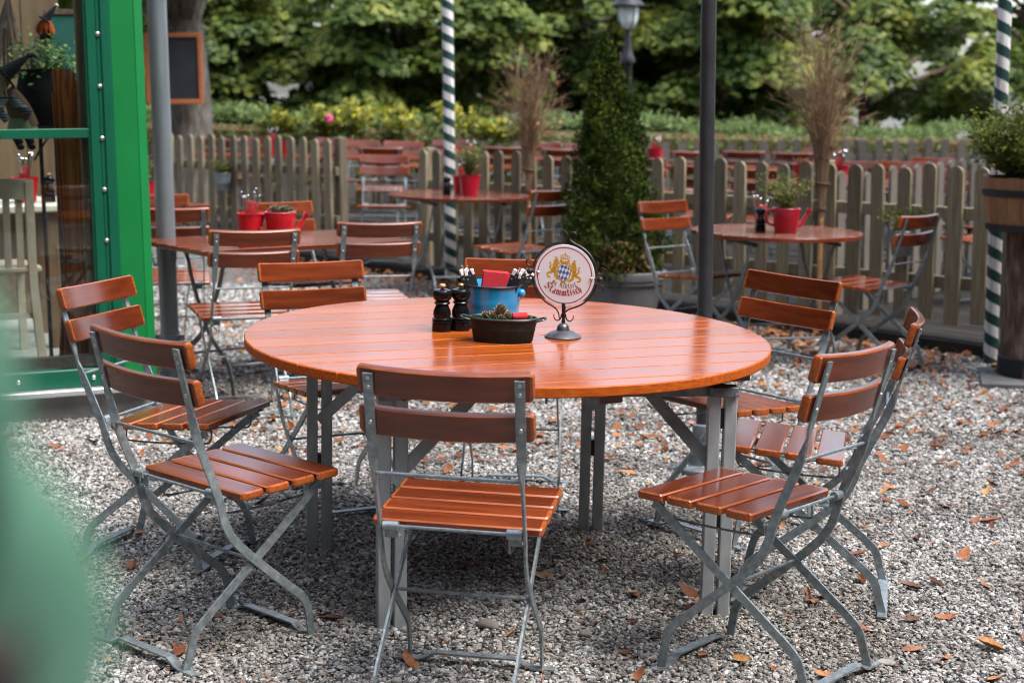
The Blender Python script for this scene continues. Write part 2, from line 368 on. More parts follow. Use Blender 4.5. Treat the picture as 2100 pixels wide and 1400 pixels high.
M['hair_straw'] = leaf_mat('straw_hair', [(0, (.40, .33, .2)), (1, (.6, .52, .36))], .9, 0)
M['white_fluff'] = mat('white_pompom', (.75, .75, .72), .9)
M['flag'] = noise_mat('flagstone', [(.3, (.06, .06, .062)), (.7, (.11, .11, .11))], (1, 1, 1), 8, 4, rough=.8)
M['stone'] = noise_mat('cobble_stone', [(.3, (.17, .155, .135)), (.7, (.30, .28, .25))], (1, 1, 1), 30, 5, rough=.85, bump=.2, objrand=.25)

# glass pane: clear with a real reflection
def glass_mat(name, tint=(.93, .97, .95)):
    m = bpy.data.materials.new(name); m.use_nodes = True; nt = m.node_tree; nt.nodes.remove(nt.nodes['Principled BSDF'])
    t = nd(m, 'ShaderNodeBsdfTransparent'); t.inputs[0].default_value = (*tint, 1)
    g = nd(m, 'ShaderNodeBsdfGlossy'); g.inputs['Roughness'].default_value = 0.02
    fr = nd(m, 'ShaderNodeFresnel', IOR=1.55); mx = nd(m, 'ShaderNodeMixShader')
    ml = nd(m, 'ShaderNodeMath', operation='MULTIPLY'); ml.inputs[1].default_value = 1.8; ml.use_clamp = True
    lk(m, fr.outputs[0], ml.inputs[0]); lk(m, ml.outputs[0], mx.inputs[0]); lk(m, t.outputs[0], mx.inputs[1]); lk(m, g.outputs[0], mx.inputs[2])
    lk(m, mx.outputs[0], nt.nodes['Material Output'].inputs[0]); return m
M['glass'] = glass_mat('window_glass')
M['lamp_glass'] = mat('opal_lamp_glass', (.72, .78, .78), .25); bsdf(M['lamp_glass']).inputs['Transmission Weight'].default_value = .25
# polka dot paper (flat print)
m = mat('polka_dot_paper', (.012, .012, .013), .7); tc = nd(m, 'ShaderNodeTexCoord'); vo = nd(m, 'ShaderNodeTexVoronoi', Scale=95.0, Randomness=0.15)
lk(m, tc.outputs['Object'], vo.inputs['Vector']); lt = nd(m, 'ShaderNodeMath', operation='LESS_THAN'); lt.inputs[1].default_value = .30; lk(m, vo.outputs['Distance'], lt.inputs[0])
mxc = nd(m, 'ShaderNodeMix', data_type='RGBA'); mxc.inputs[6].default_value = (.012, .012, .013, 1); mxc.inputs[7].default_value = (.8, .8, .8, 1)
lk(m, lt.outputs[0], mxc.inputs[0]); lk(m, mxc.outputs[2], bsdf(m).inputs['Base Color']); M['dots'] = m
# striped pole paint: white and dark green helix
m = mat('striped_pole_paint', (.7, .7, .7), .55); tc = nd(m, 'ShaderNodeTexCoord'); sp = nd(m, 'ShaderNodeSeparateXYZ'); lk(m, tc.outputs['Object'], sp.inputs[0])
at = nd(m, 'ShaderNodeMath', operation='ARCTAN2'); lk(m, sp.outputs[1], at.inputs[0]); lk(m, sp.outputs[0], at.inputs[1])
m1 = nd(m, 'ShaderNodeMath', operation='MULTIPLY'); m1.inputs[1].default_value = 1 / (2 * math.pi); lk(m, at.outputs[0], m1.inputs[0])
m2 = nd(m, 'ShaderNodeMath', operation='MULTIPLY'); m2.inputs[1].default_value = 1 / .126; lk(m, sp.outputs[2], m2.inputs[0])
ad = nd(m, 'ShaderNodeMath', operation='ADD'); lk(m, m1.outputs[0], ad.inputs[0]); lk(m, m2.outputs[0], ad.inputs[1])
fr = nd(m, 'ShaderNodeMath', operation='FRACT'); lk(m, ad.outputs[0], fr.inputs[0])
gt = nd(m, 'ShaderNodeMath', operation='GREATER_THAN'); gt.inputs[1].default_value = .5; lk(m, fr.outputs[0], gt.inputs[0])
nz = nd(m, 'ShaderNodeTexNoise', Scale=1.0, Detail=6.0); mp = nd(m, 'ShaderNodeMapping'); mp.inputs['Scale'].default_value = (40, 40, 3); lk(m, tc.outputs['Object'], mp.inputs[0]); lk(m, mp.outputs[0], nz.inputs['Vector'])
rw = ramp(m, [(.3, (.36, .33, .30)), (.55, (.66, .66, .65))]); lk(m, nz.outputs['Fac'], rw.inputs[0])
mxc = nd(m, 'ShaderNodeMix', data_type='RGBA'); mxc.inputs[7].default_value = (.006, .040, .036, 1)
lk(m, gt.outputs[0], mxc.inputs[0]); lk(m, rw.outputs[0], mxc.inputs[6]); lk(m, mxc.outputs[2], bsdf(m).inputs['Base Color']); M['stripes'] = m
# gravel bed
m = mat('gravel_bed', (.12, .11, .10), .95); tc = nd(m, 'ShaderNodeTexCoord'); vo = nd(m, 'ShaderNodeTexVoronoi', Scale=75.0); lk(m, tc.outputs['Object'], vo.inputs['Vector'])
sc = nd(m, 'ShaderNodeSeparateColor'); lk(m, vo.outputs['Color'], sc.inputs[0])
r = ramp(m, [(0, (.10, .095, .085)), (.4, (.20, .19, .175)), (.8, (.33, .32, .30)), (1, (.46, .45, .43))]); lk(m, sc.outputs[0], r.inputs[0])
rd = ramp(m, [(.25, (1, 1, 1)), (.6, (.12, .11, .10))]); lk(m, vo.outputs['Distance'], rd.inputs[0])
mu = nd(m, 'ShaderNodeMix', data_type='RGBA', blend_type='MULTIPLY'); mu.inputs[0].default_value = 1; lk(m, r.outputs[0], mu.inputs[6]); lk(m, rd.outputs[0], mu.inputs[7])
lk(m, mu.outputs[2], bsdf(m).inputs['Base Color'])
bp = nd(m, 'ShaderNodeBump', Strength=.7, Distance=.006); bp.invert = True; lk(m, vo.outputs['Distance'], bp.inputs['Height']); lk(m, bp.outputs[0], bsdf(m).inputs['Normal'])
M['gravel_bed'] = m
m = mat('pebble', (.3, .3, .3), .8); oi = nd(m, 'ShaderNodeObjectInfo')
r = ramp(m, [(0, (.065, .063, .060)), (.2, (.145, .138, .130)), (.42, (.25, .242, .23)), (.6, (.345, .338, .325)), (.75, (.29, .245, .205)), (.88, (.44, .435, .42)), (1, (.64, .63, .62))]); lk(m, oi.outputs['Random'], r.inputs[0])
nz = nd(m, 'ShaderNodeTexNoise', Scale=1.7, Detail=3.0); lk(m, oi.outputs['Location'], nz.inputs['Vector']); rp = ramp(m, [(.34, (.60, .57, .54)), (.56, (1.0, 1.0, 1.0))]); lk(m, nz.outputs['Fac'], rp.inputs[0])
mxc = nd(m, 'ShaderNodeMix', data_type='RGBA', blend_type='MULTIPLY'); mxc.inputs[0].default_value = 1; lk(m, r.outputs[0], mxc.inputs[6]); lk(m, rp.outputs[0], mxc.inputs[7])
lk(m, mxc.outputs[2], bsdf(m).inputs['Base Color']); M['pebble'] = m

# ================================================================== setting: ground, gravel, deck
b = MB(); b.add([(-300, -300, -.012), (300, -300, -.012), (300, 300, -.012), (-300, 300, -.012)], [(0, 1, 2, 3)])
tag(b.build('ground', M['gravel_bed'], ang=0), kind='structure')

def gravel():
    me = bpy.data.meshes.new('gravel')
    ys = [2.6, 3.4, 4.4, 5.6, 7.0, 8.6, 10.2, 12.2]; vs = []; fs = []
    for y in ys: w = .18 + y * .345; vs += [(-w, y, -.004), (w, y, -.004)]
    for i in range(len(ys) - 1): fs.append((2 * i, 2 * i + 1, 2 * i + 3, 2 * i + 2))
    me.from_pydata(vs, [], fs)
    at_ = me.attributes.new('dens', 'FLOAT', 'POINT'); dens = [19000, 18000, 16000, 13000, 7000, 3800, 2500, 1800]
    at2 = me.attributes.new('psize', 'FLOAT', 'POINT'); ps = [1, 1, 1.0, 1.05, 1.3, 1.6, 1.9, 2.1]
    for i in range(len(vs)): at_.data[i].value = dens[i // 2]; at2.data[i].value = ps[i // 2]
    me.materials.append(M['pebble'])
    o = link('gravel', me); tag(o, 'loose grey and beige gravel covering the yard', 'gravel', kind='stuff')
    ng = bpy.data.node_groups.new('gravel_scatter', 'GeometryNodeTree')
    ng.interface.new_socket('Geometry', in_out='INPUT', socket_type='NodeSocketGeometry')
    ng.interface.new_socket('Geometry', in_out='OUTPUT', socket_type='NodeSocketGeometry')
    N = ng.nodes.new; L = ng.links.new
    gi = N('NodeGroupInput'); go = N('NodeGroupOutput')
    dp = N('GeometryNodeDistributePointsOnFaces'); dp.distribute_method = 'RANDOM'
    na = N('GeometryNodeInputNamedAttribute'); na.data_type = 'FLOAT'; na.inputs['Name'].default_value = 'dens'
    L(gi.outputs[0], dp.inputs['Mesh']); L(na.outputs['Attribute'], dp.inputs['Density'])
    nb = N('GeometryNodeInputNamedAttribute'); nb.data_type = 'FLOAT'; nb.inputs['Name'].default_value = 'psize'
    jn = N('GeometryNodeJoinGeometry')
    for i, (sx, sy, sz) in enumerate([(1, .8, .55), (1.15, .75, .62), (.9, .85, .7), (1.3, .7, .5), (1, .95, .6)]):
        ic = N('GeometryNodeMeshIcoSphere'); ic.inputs['Radius'].default_value = 1.0; ic.inputs['Subdivisions'].default_value = 2
        sp_ = N('GeometryNodeSetPosition'); nz_ = N('ShaderNodeTexNoise'); nz_.inputs['Scale'].default_value = 1.1; nz_.inputs['Detail'].default_value = 1.0
        ps_ = N('GeometryNodeInputPosition'); va = N('ShaderNodeVectorMath'); va.operation = 'ADD'; va.inputs[1].default_value = (i * 7.3, i * 3.1, i * 5.7)
        L(ps_.outputs[0], va.inputs[0]); L(va.outputs[0], nz_.inputs['Vector'])
        vs_ = N('ShaderNodeVectorMath'); vs_.operation = 'SUBTRACT'; vs_.inputs[1].default_value = (.5, .5, .5); L(nz_.outputs['Color'], vs_.inputs[0])
        vm = N('ShaderNodeVectorMath'); vm.operation = 'SCALE'; vm.inputs['Scale'].default_value = 1.5; L(vs_.outputs[0], vm.inputs[0])
        L(ic.outputs['Mesh'], sp_.inputs['Geometry']); L(vm.outputs[0], sp_.inputs['Offset'])
        tr = N('GeometryNodeTransform'); tr.inputs['Scale'].default_value = (sx, sy, sz); L(sp_.outputs[0], tr.inputs['Geometry'])
        sm = N('GeometryNodeSetMaterial'); sm.inputs['Material'].default_value = M['pebble']; L(tr.outputs[0], sm.inputs['Geometry'])
        gt_ = N('GeometryNodeGeometryToInstance'); L(sm.outputs[0], gt_.inputs[0]); L(gt_.outputs[0], jn.inputs[0])
    io = N('GeometryNodeInstanceOnPoints'); io.inputs['Pick Instance'].default_value = True
    L(dp.outputs['Points'], io.inputs['Points']); L(jn.outputs[0], io.inputs['Instance'])
    ri = N('FunctionNodeRandomValue'); ri.data_type = 'INT'; ri.inputs['Min'].default_value = None or 0
    for s_ in ri.inputs:
        if s_.type == 'INT' and s_.name == 'Max': s_.default_value = 4
    L([x for x in ri.outputs if x.type == 'INT'][0], io.inputs['Instance Index'])
    rr_ = N('FunctionNodeRandomValue'); rr_.data_type = 'FLOAT_VECTOR'
    rr_.inputs[0].default_value = (-.5, -.5, 0); rr_.inputs[1].default_value = (.5, .5, 6.28); L(rr_.outputs[0], io.inputs['Rotation'])
    rs_ = N('FunctionNodeRandomValue'); rs_.data_type = 'FLOAT'
    fl = [s_ for s_ in rs_.inputs if s_.type == 'VALUE']; fl[0].default_value = .0; fl[1].default_value = 1.0
    pw = N('ShaderNodeMath'); pw.operation = 'POWER'; pw.inputs[1].default_value = 2.0; L([x for x in rs_.outputs if x.type == 'VALUE'][0], pw.inputs[0])
    ma = N('ShaderNodeMath'); ma.operation = 'MULTIPLY_ADD'; ma.inputs[1].default_value = .0060; ma.inputs[2].default_value = .0031; L(pw.outputs[0], ma.inputs[0])
    mm = N('ShaderNodeMath'); mm.operation = 'MULTIPLY'; L(ma.outputs[0], mm.inputs[0]); L(nb.outputs['Attribute'], mm.inputs[1]); L(mm.outputs[0], io.inputs['Scale'])
    # small random lift so the bed is uneven
    so = N('GeometryNodeSetPosition'); rl = N('FunctionNodeRandomValue'); rl.data_type = 'FLOAT_VECTOR'; rl.inputs[0].default_value = (0, 0, -.004); rl.inputs[1].default_value = (0, 0, .0045)
    rl.inputs['Seed'].default_value = 5
    L(dp.outputs['Points'], so.inputs['Geometry']); L(rl.outputs[0], so.inputs['Offset'])
    L(so.outputs[0], io.inputs['Points']); L(io.outputs[0], go.inputs[0])
    md = o.modifiers.new('gravel_scatter', 'NODES'); md.node_group = ng
gravel()

# deck: boards parallel to the fence line x + y = 12.25
FD = Vector((1, -1, 0)).normalized(); FN = Vector((1, 1, 0)).normalized()
FROT = -math.pi / 4
def fpt(x, off=0.0): return Vector((x, 12.25 - x, 0)) + FN * off
deck = MB(); c0 = fpt(0, 3.45)
deck.box((c0.x, c0.y, .022), (16, 7.0, .05), Matrix.Rotation(FROT, 3, 'Z'))
deck_o = tag(deck.build('deck', M['deck'], ang=0), kind='structure')
bm_ = MB(); bm_.bbox((0, 0, 0), (16, .135, .028), .003); dme = bm_.mesh('deck_board', M['deck'])
for i in range(49):
    p = fpt(0, -.02 + .1425 * i)
    inst('deck_board', dme, deck_o, (p.x, p.y, .066 + rng.uniform(-.002, .001)), (0, 0, FROT))
# fascia along the deck edge
fb = MB(); p = fpt(0, -.112); fb.bbox((p.x, p.y, .03), (16, .03, .085), .004, Matrix.Rotation(FROT, 3, 'Z')); fb.build('fascia_board', M['deck'], deck_o)

# picket fences
pk = MB(); poly = [(-.046, 0), (.046, 0), (.046, .90)] + [(.046 * math.cos(a), .90 + .045 * math.sin(a)) for a in [math.pi * k / 7 for k in range(1, 7)]] + [(-.046, .90)]
pk.prism(poly, -.011, .011, Matrix.Rotation(math.pi / 2, 3, 'X')); PICK = pk.mesh('picket', M['fence_wood'], 30)
PICKG = PICK.copy(); PICKG.materials.clear(); PICKG.materials.append(M['fence_grey'])
def fence(p0, p1, n, label, z=.08, me=PICK, h=1.0, posts=True, skip=()):
    p0 = Vector(p0); p1 = Vector(p1); d = p1 - p0; L_ = d.length; rz = math.atan2(d.y, d.x)
    root = empty('picket_fence', (p0.x, p0.y, z), rz, label, 'fence', 'wooden picket fences', lean=False)
    root.matrix_world = Matrix.Translation((p0.x, p0.y, z)) @ LEAN @ Matrix.Rotation(rz, 4, 'Z')
    for i in range(n):
        if i in skip: continue
        x = (i + .5) * L_ / n
        inst('picket', me, root, (x, -.014, rng.uniform(-.012, .012)), (0, rng.uniform(-.012, .012), 0), (rng.uniform(.94, 1.06), 1, h * rng.uniform(.985, 1.015)))
    m_ = me.materials[0]
    for zz in (.24, .66):
        r_ = MB(); r_.bbox((L_ / 2, .022, zz * h), (L_, .04, .075), .004); r_.build('rail', m_, root)
    if posts:
        k = max(2, int(L_ / 1.7) + 1)
        for i in range(k):
            r_ = MB(); r_.bbox((.04 + (L_ - .08) * i / (k - 1), .088, .46 * h), (.085, .085, .98 * h), .008); r_.build('post', m_, root)
    return root
a = fpt(-.78, .0); b_ = fpt(3.35, 0); fence(a, b_, 33, 'long weathered picket fence along the deck edge behind the small round tables')
a = fpt(-3.5, 0); b_ = fpt(-1.52, 0); fence(a, b_, 16, 'short picket fence left of the gap, near the chalkboard tree')
fence((2.08, 10.42, 0), (4.1, 12.9, 0), 17, 'picket fence running back into the deck behind the right table', me=PICKG)
fence((-6.5, 18.2, 0), (7.5, 18.6, 0), 74, 'far grey picket fence standing below the clipped hedge', me=PICKG, h=.72)

# ================================================================== the green glasshouse on the left
BR = R_(21.7); bl = empty('glasshouse', mat=Matrix.Translation((-1.64, 7.24, 0)) @ LEAN @ Matrix.Rotation(BR, 4, 'Z'), label='green framed glasshouse front with a large window on the left', cat='building')
W0 = -2.6
def bpart(name, m_, boxes, bev=.004, par=None, ang=35):
    b = MB()
    for c, d in boxes: b.bbox(c, d, bev)
    return b.build(name, m_, par or bl, ang)
bpart('plinth', M['concrete'], [((W0 / 2 + .01, .17, .045), (-W0 + .02, .30, .13))], .006)
bpart('sill', M['alu'], [((W0 / 2, .0, .135), (-W0, .12, .028))], .004)
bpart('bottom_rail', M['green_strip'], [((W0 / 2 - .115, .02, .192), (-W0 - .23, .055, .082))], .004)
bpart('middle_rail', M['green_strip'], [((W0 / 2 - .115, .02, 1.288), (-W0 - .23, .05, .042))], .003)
# corner post: cover strip with grooves, flat flange and a splayed return
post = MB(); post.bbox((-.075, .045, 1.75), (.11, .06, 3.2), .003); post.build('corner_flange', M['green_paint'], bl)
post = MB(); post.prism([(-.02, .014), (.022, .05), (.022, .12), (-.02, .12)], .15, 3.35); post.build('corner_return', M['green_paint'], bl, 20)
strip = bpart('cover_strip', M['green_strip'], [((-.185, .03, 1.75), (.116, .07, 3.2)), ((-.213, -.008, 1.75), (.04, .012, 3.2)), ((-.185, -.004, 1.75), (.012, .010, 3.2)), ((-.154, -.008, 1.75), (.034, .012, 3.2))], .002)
sc = MB(); sc.lathe([(.011, 0), (.011, .003), (.008, .007), (.003, .009)], 10, M=Matrix.Rotation(math.pi / 2, 3, 'X')); scm = sc.mesh('screw', M['rivet'], 40)
for i in range(14): inst('screw', scm, strip, (-.185, -.0125, .355 + i * .2275))
for x in (-.27, -.60, -.95): inst('screw', scm, bl, (x, -.009, .192))
bpart('inner_frame', M['pale_wood'], [((-.255, .09, 1.75), (.028, .05, 3.1)), ((W0 / 2 - .13, .085, .258), (-W0 - .26, .06, .05))], .003)
for nm, z0, z1 in (('window_pane', .235, 1.266), ('window_pane', 1.31, 3.3)):
    b = MB(); b.box(((W0 - .24) / 2, .03, (z0 + z1) / 2), (-W0 - .24, .006, z1 - z0)); b.build(nm, M['glass'], bl, 0)
bpart('floor', M['concrete'], [((-1.35, 1.55, .10), (2.5, 2.5, .12))], .003)
# interior back wall of vertical boards
bw = MB(); bw.bbox((0, 0, 0), (.215, .03, 3.0), .004); bwm = bw.mesh('wall_board', M['panel_wood'])
for i in range(12): inst('wall_board', bwm, bl, (-2.6 + .22 * i, 2.62, 1.66))
bpart('white_batten', M['white_top'], [((-.135, 1.7, .72), (.035, .03, 1.2))], .003)

# downpipe
pp = empty('downpipe', (-1.73, 8.02, 0), 0, 'galvanised grey downpipe with a clamp beside the green corner', 'pipe', lean=True)
b = MB(); b.lathe([(.046, -.02), (.046, .62), (.050, .622), (.050, .70), (.0475, .702), (.0475, 4.2)], 24); b.build('pipe', M['zinc'], pp)
b = MB(); b.lathe([(.047, .218), (.053, .222), (.053, .248), (.047, .252)], 24); b.bbox((.062, -.012, .235), (.034, .014, .03), .003); b.bbox((-.062, .0, .235), (.034, .014, .03), .003); b.build('clamp', M['zinc'], pp)
b = MB(); b.cyl((.068, -.035, .235), (.068, .02, .235), .006, 8); b.cyl((-.07, .0, .235), (-.13, .02, .235), .006, 8); b.build('clamp_bolt', M['rivet'], pp)

# poles
def striped(x, y, r, label):
    o = empty('striped_pole', (x, y, -.02), rng.uniform(0, 6), label, 'pole', 'green and white striped poles', lean=True)
    b = MB(); b.lathe([(r * 1.02, 0), (r, .3), (r * .97, 4.4), (r * .9, 4.5)], 24); b.build('shaft', M['stripes'], o)
    b = MB(); b.ball((0, 0, 4.56), r * 1.3); b.build('finial', M['stripes'], o)
striped(-.49, 12.52, .045, 'green and white striped pole behind the middle round table')
striped(2.765, 9.12, .040, 'green and white striped pole behind the barrel planter')
up = empty('parasol_pole', (.782, 6.32, 0), 0, 'dark grey parasol pole on a round foot behind the big table', 'pole', lean=True)
b = MB(); b.lathe([(.030, .0), (.030, 3.6)], 24); b.build('shaft', M['pole_grey'], up)
b = MB(); b.lathe([(.112, -.005), (.112, .018), (.106, .024), (.062, .026), (.058, .03), (.043, .19), (.0315, .195)], 28, mi=0)
b.build('foot', M['galv_dark'], up)
for k in range(4): b = MB(); a = k * math.pi / 2 + .6; b.cyl((.088 * math.cos(a), .088 * math.sin(a), .02), (.088 * math.cos(a), .088 * math.sin(a), .034), .009, 6); b.build('foot_bolt', M['rivet'], up)

# street lamp beyond the hedge
lp = empty('street_lamp', (1.33, 18.9, 0), 0, 'old fashioned grey street lamp with opal globe behind the conifer', 'lamp', lean=True); lp.matrix_world = lp.matrix_world @ Matrix.Diagonal((1, 1, .955, 1))
b = MB(); b.lathe([(.10, 0), (.10, .25), (.06, .3), (.052, 1.9), (.055, 1.91), (.085, 1.93), (.088, 1.97), (.066, 2.02), (.045, 2.12), (.032, 2.26), (.03, 2.32), (.05, 2.33)], 18); b.build('post', M['lamp_grey'], lp)
b = MB(); b.lathe([(.05, 2.33), (.085, 2.36), (.118, 2.44), (.128, 2.54), (.128, 2.60)], 18); b.build('globe', M['lamp_glass'], lp)
b = MB(); b.lathe([(.19, 2.60), (.195, 2.615), (.165, 2.65), (.15, 2.66), (.12, 2.72), (.05, 2.76), (.012, 2.80)], 20); b.build('cap', M['lamp_grey'], lp)
for k in range(4):
    b = MB(); a = k * math.pi / 2 + .5; c_, s_ = math.cos(a), math.sin(a)
    b.tube([(c_ * .05, s_ * .05, 2.33), (c_ * .10, s_ * .10, 2.37), (c_ * .137, s_ * .137, 2.5), (c_ * .14, s_ * .14, 2.61)], .006, 5)
    b.build('bracket', M['lamp_grey'], lp)

# ================================================================== chairs
def plank(hw, h, t, cv=0.0, b=.004, cr=.009, n=10):
    """slat along X, thickness along Y, height along Z, bowed backwards by cv in the middle, rounded edges"""
    mb = MB(); rings = [(-hw, cr), (-hw + .0025, cr * .45), (-hw + cr, 0.0)] + [(-hw + cr + (2 * hw - 2 * cr) * i / n, 0.0) for i in range(1, n)] + [(hw - cr, 0.0), (hw - .0025, cr * .45), (hw, cr)]
    base = 0; k = 8
    for j, (x, ins) in enumerate(rings):
        hh = h / 2 - ins; e = .003 if j in (0, len(rings) - 1) else 0.0
        tt = t / 2 - e; bb = b
        y0 = -cv * (1 - (x / hw) ** 2)
        for (yy, zz) in ((-tt, -hh + bb), (-tt + bb, -hh), (tt - bb, -hh), (tt, -hh + bb), (tt, hh - bb), (tt - bb, hh), (-tt + bb, hh), (-tt, hh - bb)):
            mb.v.append((x, y0 + yy, zz))
    for i in range(len(rings) - 1):
        for q in range(k):
            mb.f.append((i * k + q, i * k + (q + 1) % k, (i + 1) * k + (q + 1) % k, (i + 1) * k + q))
            mb.m.append(1 if (q in (0, 2, 4, 6) or i in (0, 1, len(rings) - 2, len(rings) - 3)) else 0)
    mb.f.append(tuple(reversed(range(k)))); mb.m.append(1)
    mb.f.append(tuple((len(rings) - 1) * k + q for q in range(k))); mb.m.append(1)
    return mb
WOODS = [M['wood'], M['wood_edge']]
ME_BACK = plank(.208, .0715, .021, .024).mesh('backrest_slat', WOODS, 25)
ME_SEAT = plank(.212, .0775, .021, 0, n=2).mesh('seat_slat', WOODS, 25)
def chair_meshes():
    d = {}
    A = [(-.297, .852), (-.252, .70), (-.2215, .60), (-.158, .455), (-.140, .395), (-.122, .355), (-.094, .318), (-.025, .256), (.085, .168), (.135, .128), (.158, .095), (.168, .05), (.177, .002)]
    B = [(.212, .440), (.186, .426), (.10, .355), (.04, .306), (-.025, .256), (-.125, .178), (-.195, .122), (-.222, .092), (-.234, .055), (-.250, .002)]
    for s, nm in ((-1, 'l'), (1, 'r')):
        path = cat([(s * .1775, y, z) for y, z in A], 5)
        tw = []
        for p in path:
            if p.z > .685: tw.append(math.pi / 2)
            elif p.z > .59: tw.append(math.pi / 2 * (p.z - .59) / .095)
            else: tw.append(0.0)
        mb = MB(); mb.bar(path, .0235, .006, (1, 0, 0), tw); d['A' + nm] = mb.mesh('back_leg', M['galv'], 30)
        mb = MB(); mb.bar(cat([(s * .170, y, z) for y, z in B], 5), .0235, .006, (1, 0, 0)); d['B' + nm] = mb.mesh('front_leg', M['galv'], 30)
    for nm, y, z, w in (('rod', -.2215, .60, .175), ('hinge_rod', -.158, .455, .175), ('cross_rod', -.025, .256, .167)):
        mb = MB(); mb.cyl((-w, y, z), (w, y, z), .0046, 8); d[nm] = mb.mesh(nm, M['galv'], 40)
    mb = MB(); mb.bar([(-.212, 0, .003), (-.155, 0, .003), (-.135, 0, .008), (-.105, 0, .024), (.105, 0, .024), (.135, 0, .008), (.155, 0, .003), (.212, 0, .003)], .028, .005, (0, 0, 1)); d['foot_bar'] = mb.mesh('foot_bar', M['galv'], 20)
    mb = MB(); mb.cyl((-.0185, 0, 0), (.0185, 0, 0), .0125, 12); mb.bbox((0, .012, -.016), (.034, .005, .03), .001); mb.bbox((0, .028, -.031), (.034, .03, .004), .001); d['hinge'] = mb.mesh('hinge', M['galv'], 35)
    mb = MB(); tz = R_(3.2)
    for s in (-1, 1): mb.bbox((s * .150, .065, .4375), (.018, .34, .005), .001, Matrix.Rotation(tz, 3, 'X'))
    d['seat_rail'] = mb
    mb = MB(); mb.tube(cat([(0, -.095, .43), (0, -.098, .40), (0, -.085, .388), (0, .03, .388), (0, .17, .396), (0, .195, .40), (0, .205, .42), (0, .202, .444)], 4), .0032, 6); d['wire'] = mb.mesh('guide_wire', M['galv_dark'], 40)
    mb = MB(); mb.lathe([(.0062, 0), (.0062, .0015), (.004, .0036), (.0012, .0046)], 8, M=Matrix.Rotation(math.pi / 2, 3, 'X')); d['rivet'] = mb.mesh('rivet', M['rivet'], 50)
    return d
CD = chair_meshes()
RAIL = []
for s in (-1, 1):
    mb = MB(); mb.bbox((0, 0, 0), (.018, .345, .005), .001); RAIL.append(mb.mesh('seat_rail', M['galv_dark'], 30))
def make_chair(mat_w=WOODS, back=None, seat=None):
    root = empty('folding_chair')
    th = math.atan2(.046, .167)             # recline of the back
    for zc, zs, riv in ((.8355, 0, 2), (.737, 1, 1)):
        yc = -.2985 + .275 * (.87 - zc) + .0205
        sl = inst('backrest_slat', back or ME_BACK, root, (0, yc, zc), (th, 0, 0))
        yy = -.0234
        for s in (-1, 1):
            for dz in ((-.012, .012) if riv == 2 else (0,)):
                inst('rivet', CD['rivet'], sl, (s * .1775, yy, dz))
    tz = R_(3.2)
    for i in range(4):
        f = (i + .5) / 4; y = -.112 + .355 * f; z = .4475 + (.4675 - .4475) * f
        inst('seat_slat', seat or ME_SEAT, root, (0, y, z), (math.pi / 2 + tz, 0, 0))
    for k, s in enumerate((-1, 1)): inst('seat_rail', RAIL[k], root, (s * .150, .065, .4435), (tz, 0, 0))
    for nm in ('Al', 'Ar'): link('back_leg', CD[nm], root)
    for nm in ('Bl', 'Br'): link('front_leg', CD[nm], root)
    for nm in ('rod', 'hinge_rod', 'cross_rod'): link('rod', CD[nm], root)
    inst('foot_bar', CD['foot_bar'], root, (0, -.250, 0)); inst('foot_bar', CD['foot_bar'], root, (0, .177, 0))
    for s in (-1, 1): inst('hinge', CD['hinge'], root, (s * .152, -.158, .455)); inst('guide_wire', CD['wire'], root, (s * .130, 0, 0))
    return root
CHAIR = make_chair(); _used = [False]
def chair(x, y, ang, label, group, z=0.0, rx=0.0, ry=0.0, near=True):
    if near and not _used[0]: c = CHAIR; _used[0] = True
    else: c = copy_tree(CHAIR, None, () if near else ('guide_wire', 'rivet', 'seat_rail'))
    c.matrix_world = Matrix.Translation((x, y, z)) @ Matrix.Rotation(R_(ang), 4, 'Z') @ Matrix.Rotation(R_(rx), 4, 'X') @ Matrix.Rotation(R_(ry), 4, 'Y')
    tag(c, label, 'chair', group); return c
G1 = 'folding chairs round the big table'
chair(-.111, 3.880, -9.8, 'folding chair with its back to the camera, front centre at the big table', G1, .004, -.08, .36)
chair(-.794, 4.264, -41.0, 'folding chair at the front left of the big table, seen from behind', G1, -.004, -1.2, .46)
chair(.660, 4.089, 51.9, 'folding chair at the front right of the big table with bright shiny seat', G1, .002, -2.6, 1.7)
chair(.898, 4.752, 76.9, 'folding chair seen edge-on at the far right of the big table', G1, .006, 1.17, .54)
chair(.769, 5.438, 131.8, 'folding chair behind the right side of the big table, orange back slats showing', G1, .010, .39, -1.05)
chair(-.628, 5.710, -152.6, 'folding chair behind the left side of the big table, facing the camera', G1, -.010, .5, .08)
chair(-1.074, 5.042, -108.4, 'folding chair at the left of the big table in front of the glass window', G1, .004, .79, .1)
chair(.011, 5.842, 176.5, 'folding chair hidden behind the blue bucket and round sign', G1, -.003, .13, .49)

# ================================================================== the big round table
TX, TY, TZ, TR = -.013, 4.944, .75, .814
TILT = Matrix.Rotation(R_(.96), 4, 'X') @ Matrix.Rotation(R_(.41), 4, 'Y')
TMAT = Matrix.Translation((TX, TY, TZ)) @ TILT
tb = empty('round_table', mat=Matrix.Translation((TX, TY, 0)), label='big round slatted wooden table with galvanised legs in the centre', cat='table')
AL = R_(22.0); pitch = .139; off = -.033
top = Matrix.Translation((0, 0, TZ)) @ TILT @ Matrix.Rotation(AL, 4, 'Z')
def strip_poly(v0, v1, R, n=14):
    v0 = max(v0, -R + 1e-3); v1 = min(v1, R - 1e-3); pts = []
    for i in range(n + 1):
        v = v0 + (v1 - v0) * i / n; pts.append((math.sqrt(max(0, R * R - v * v)), v))
    for i in range(n + 1):
        v = v1 + (v0 - v1) * i / n; pts.append((-math.sqrt(max(0, R * R - v * v)), v))
    return pts
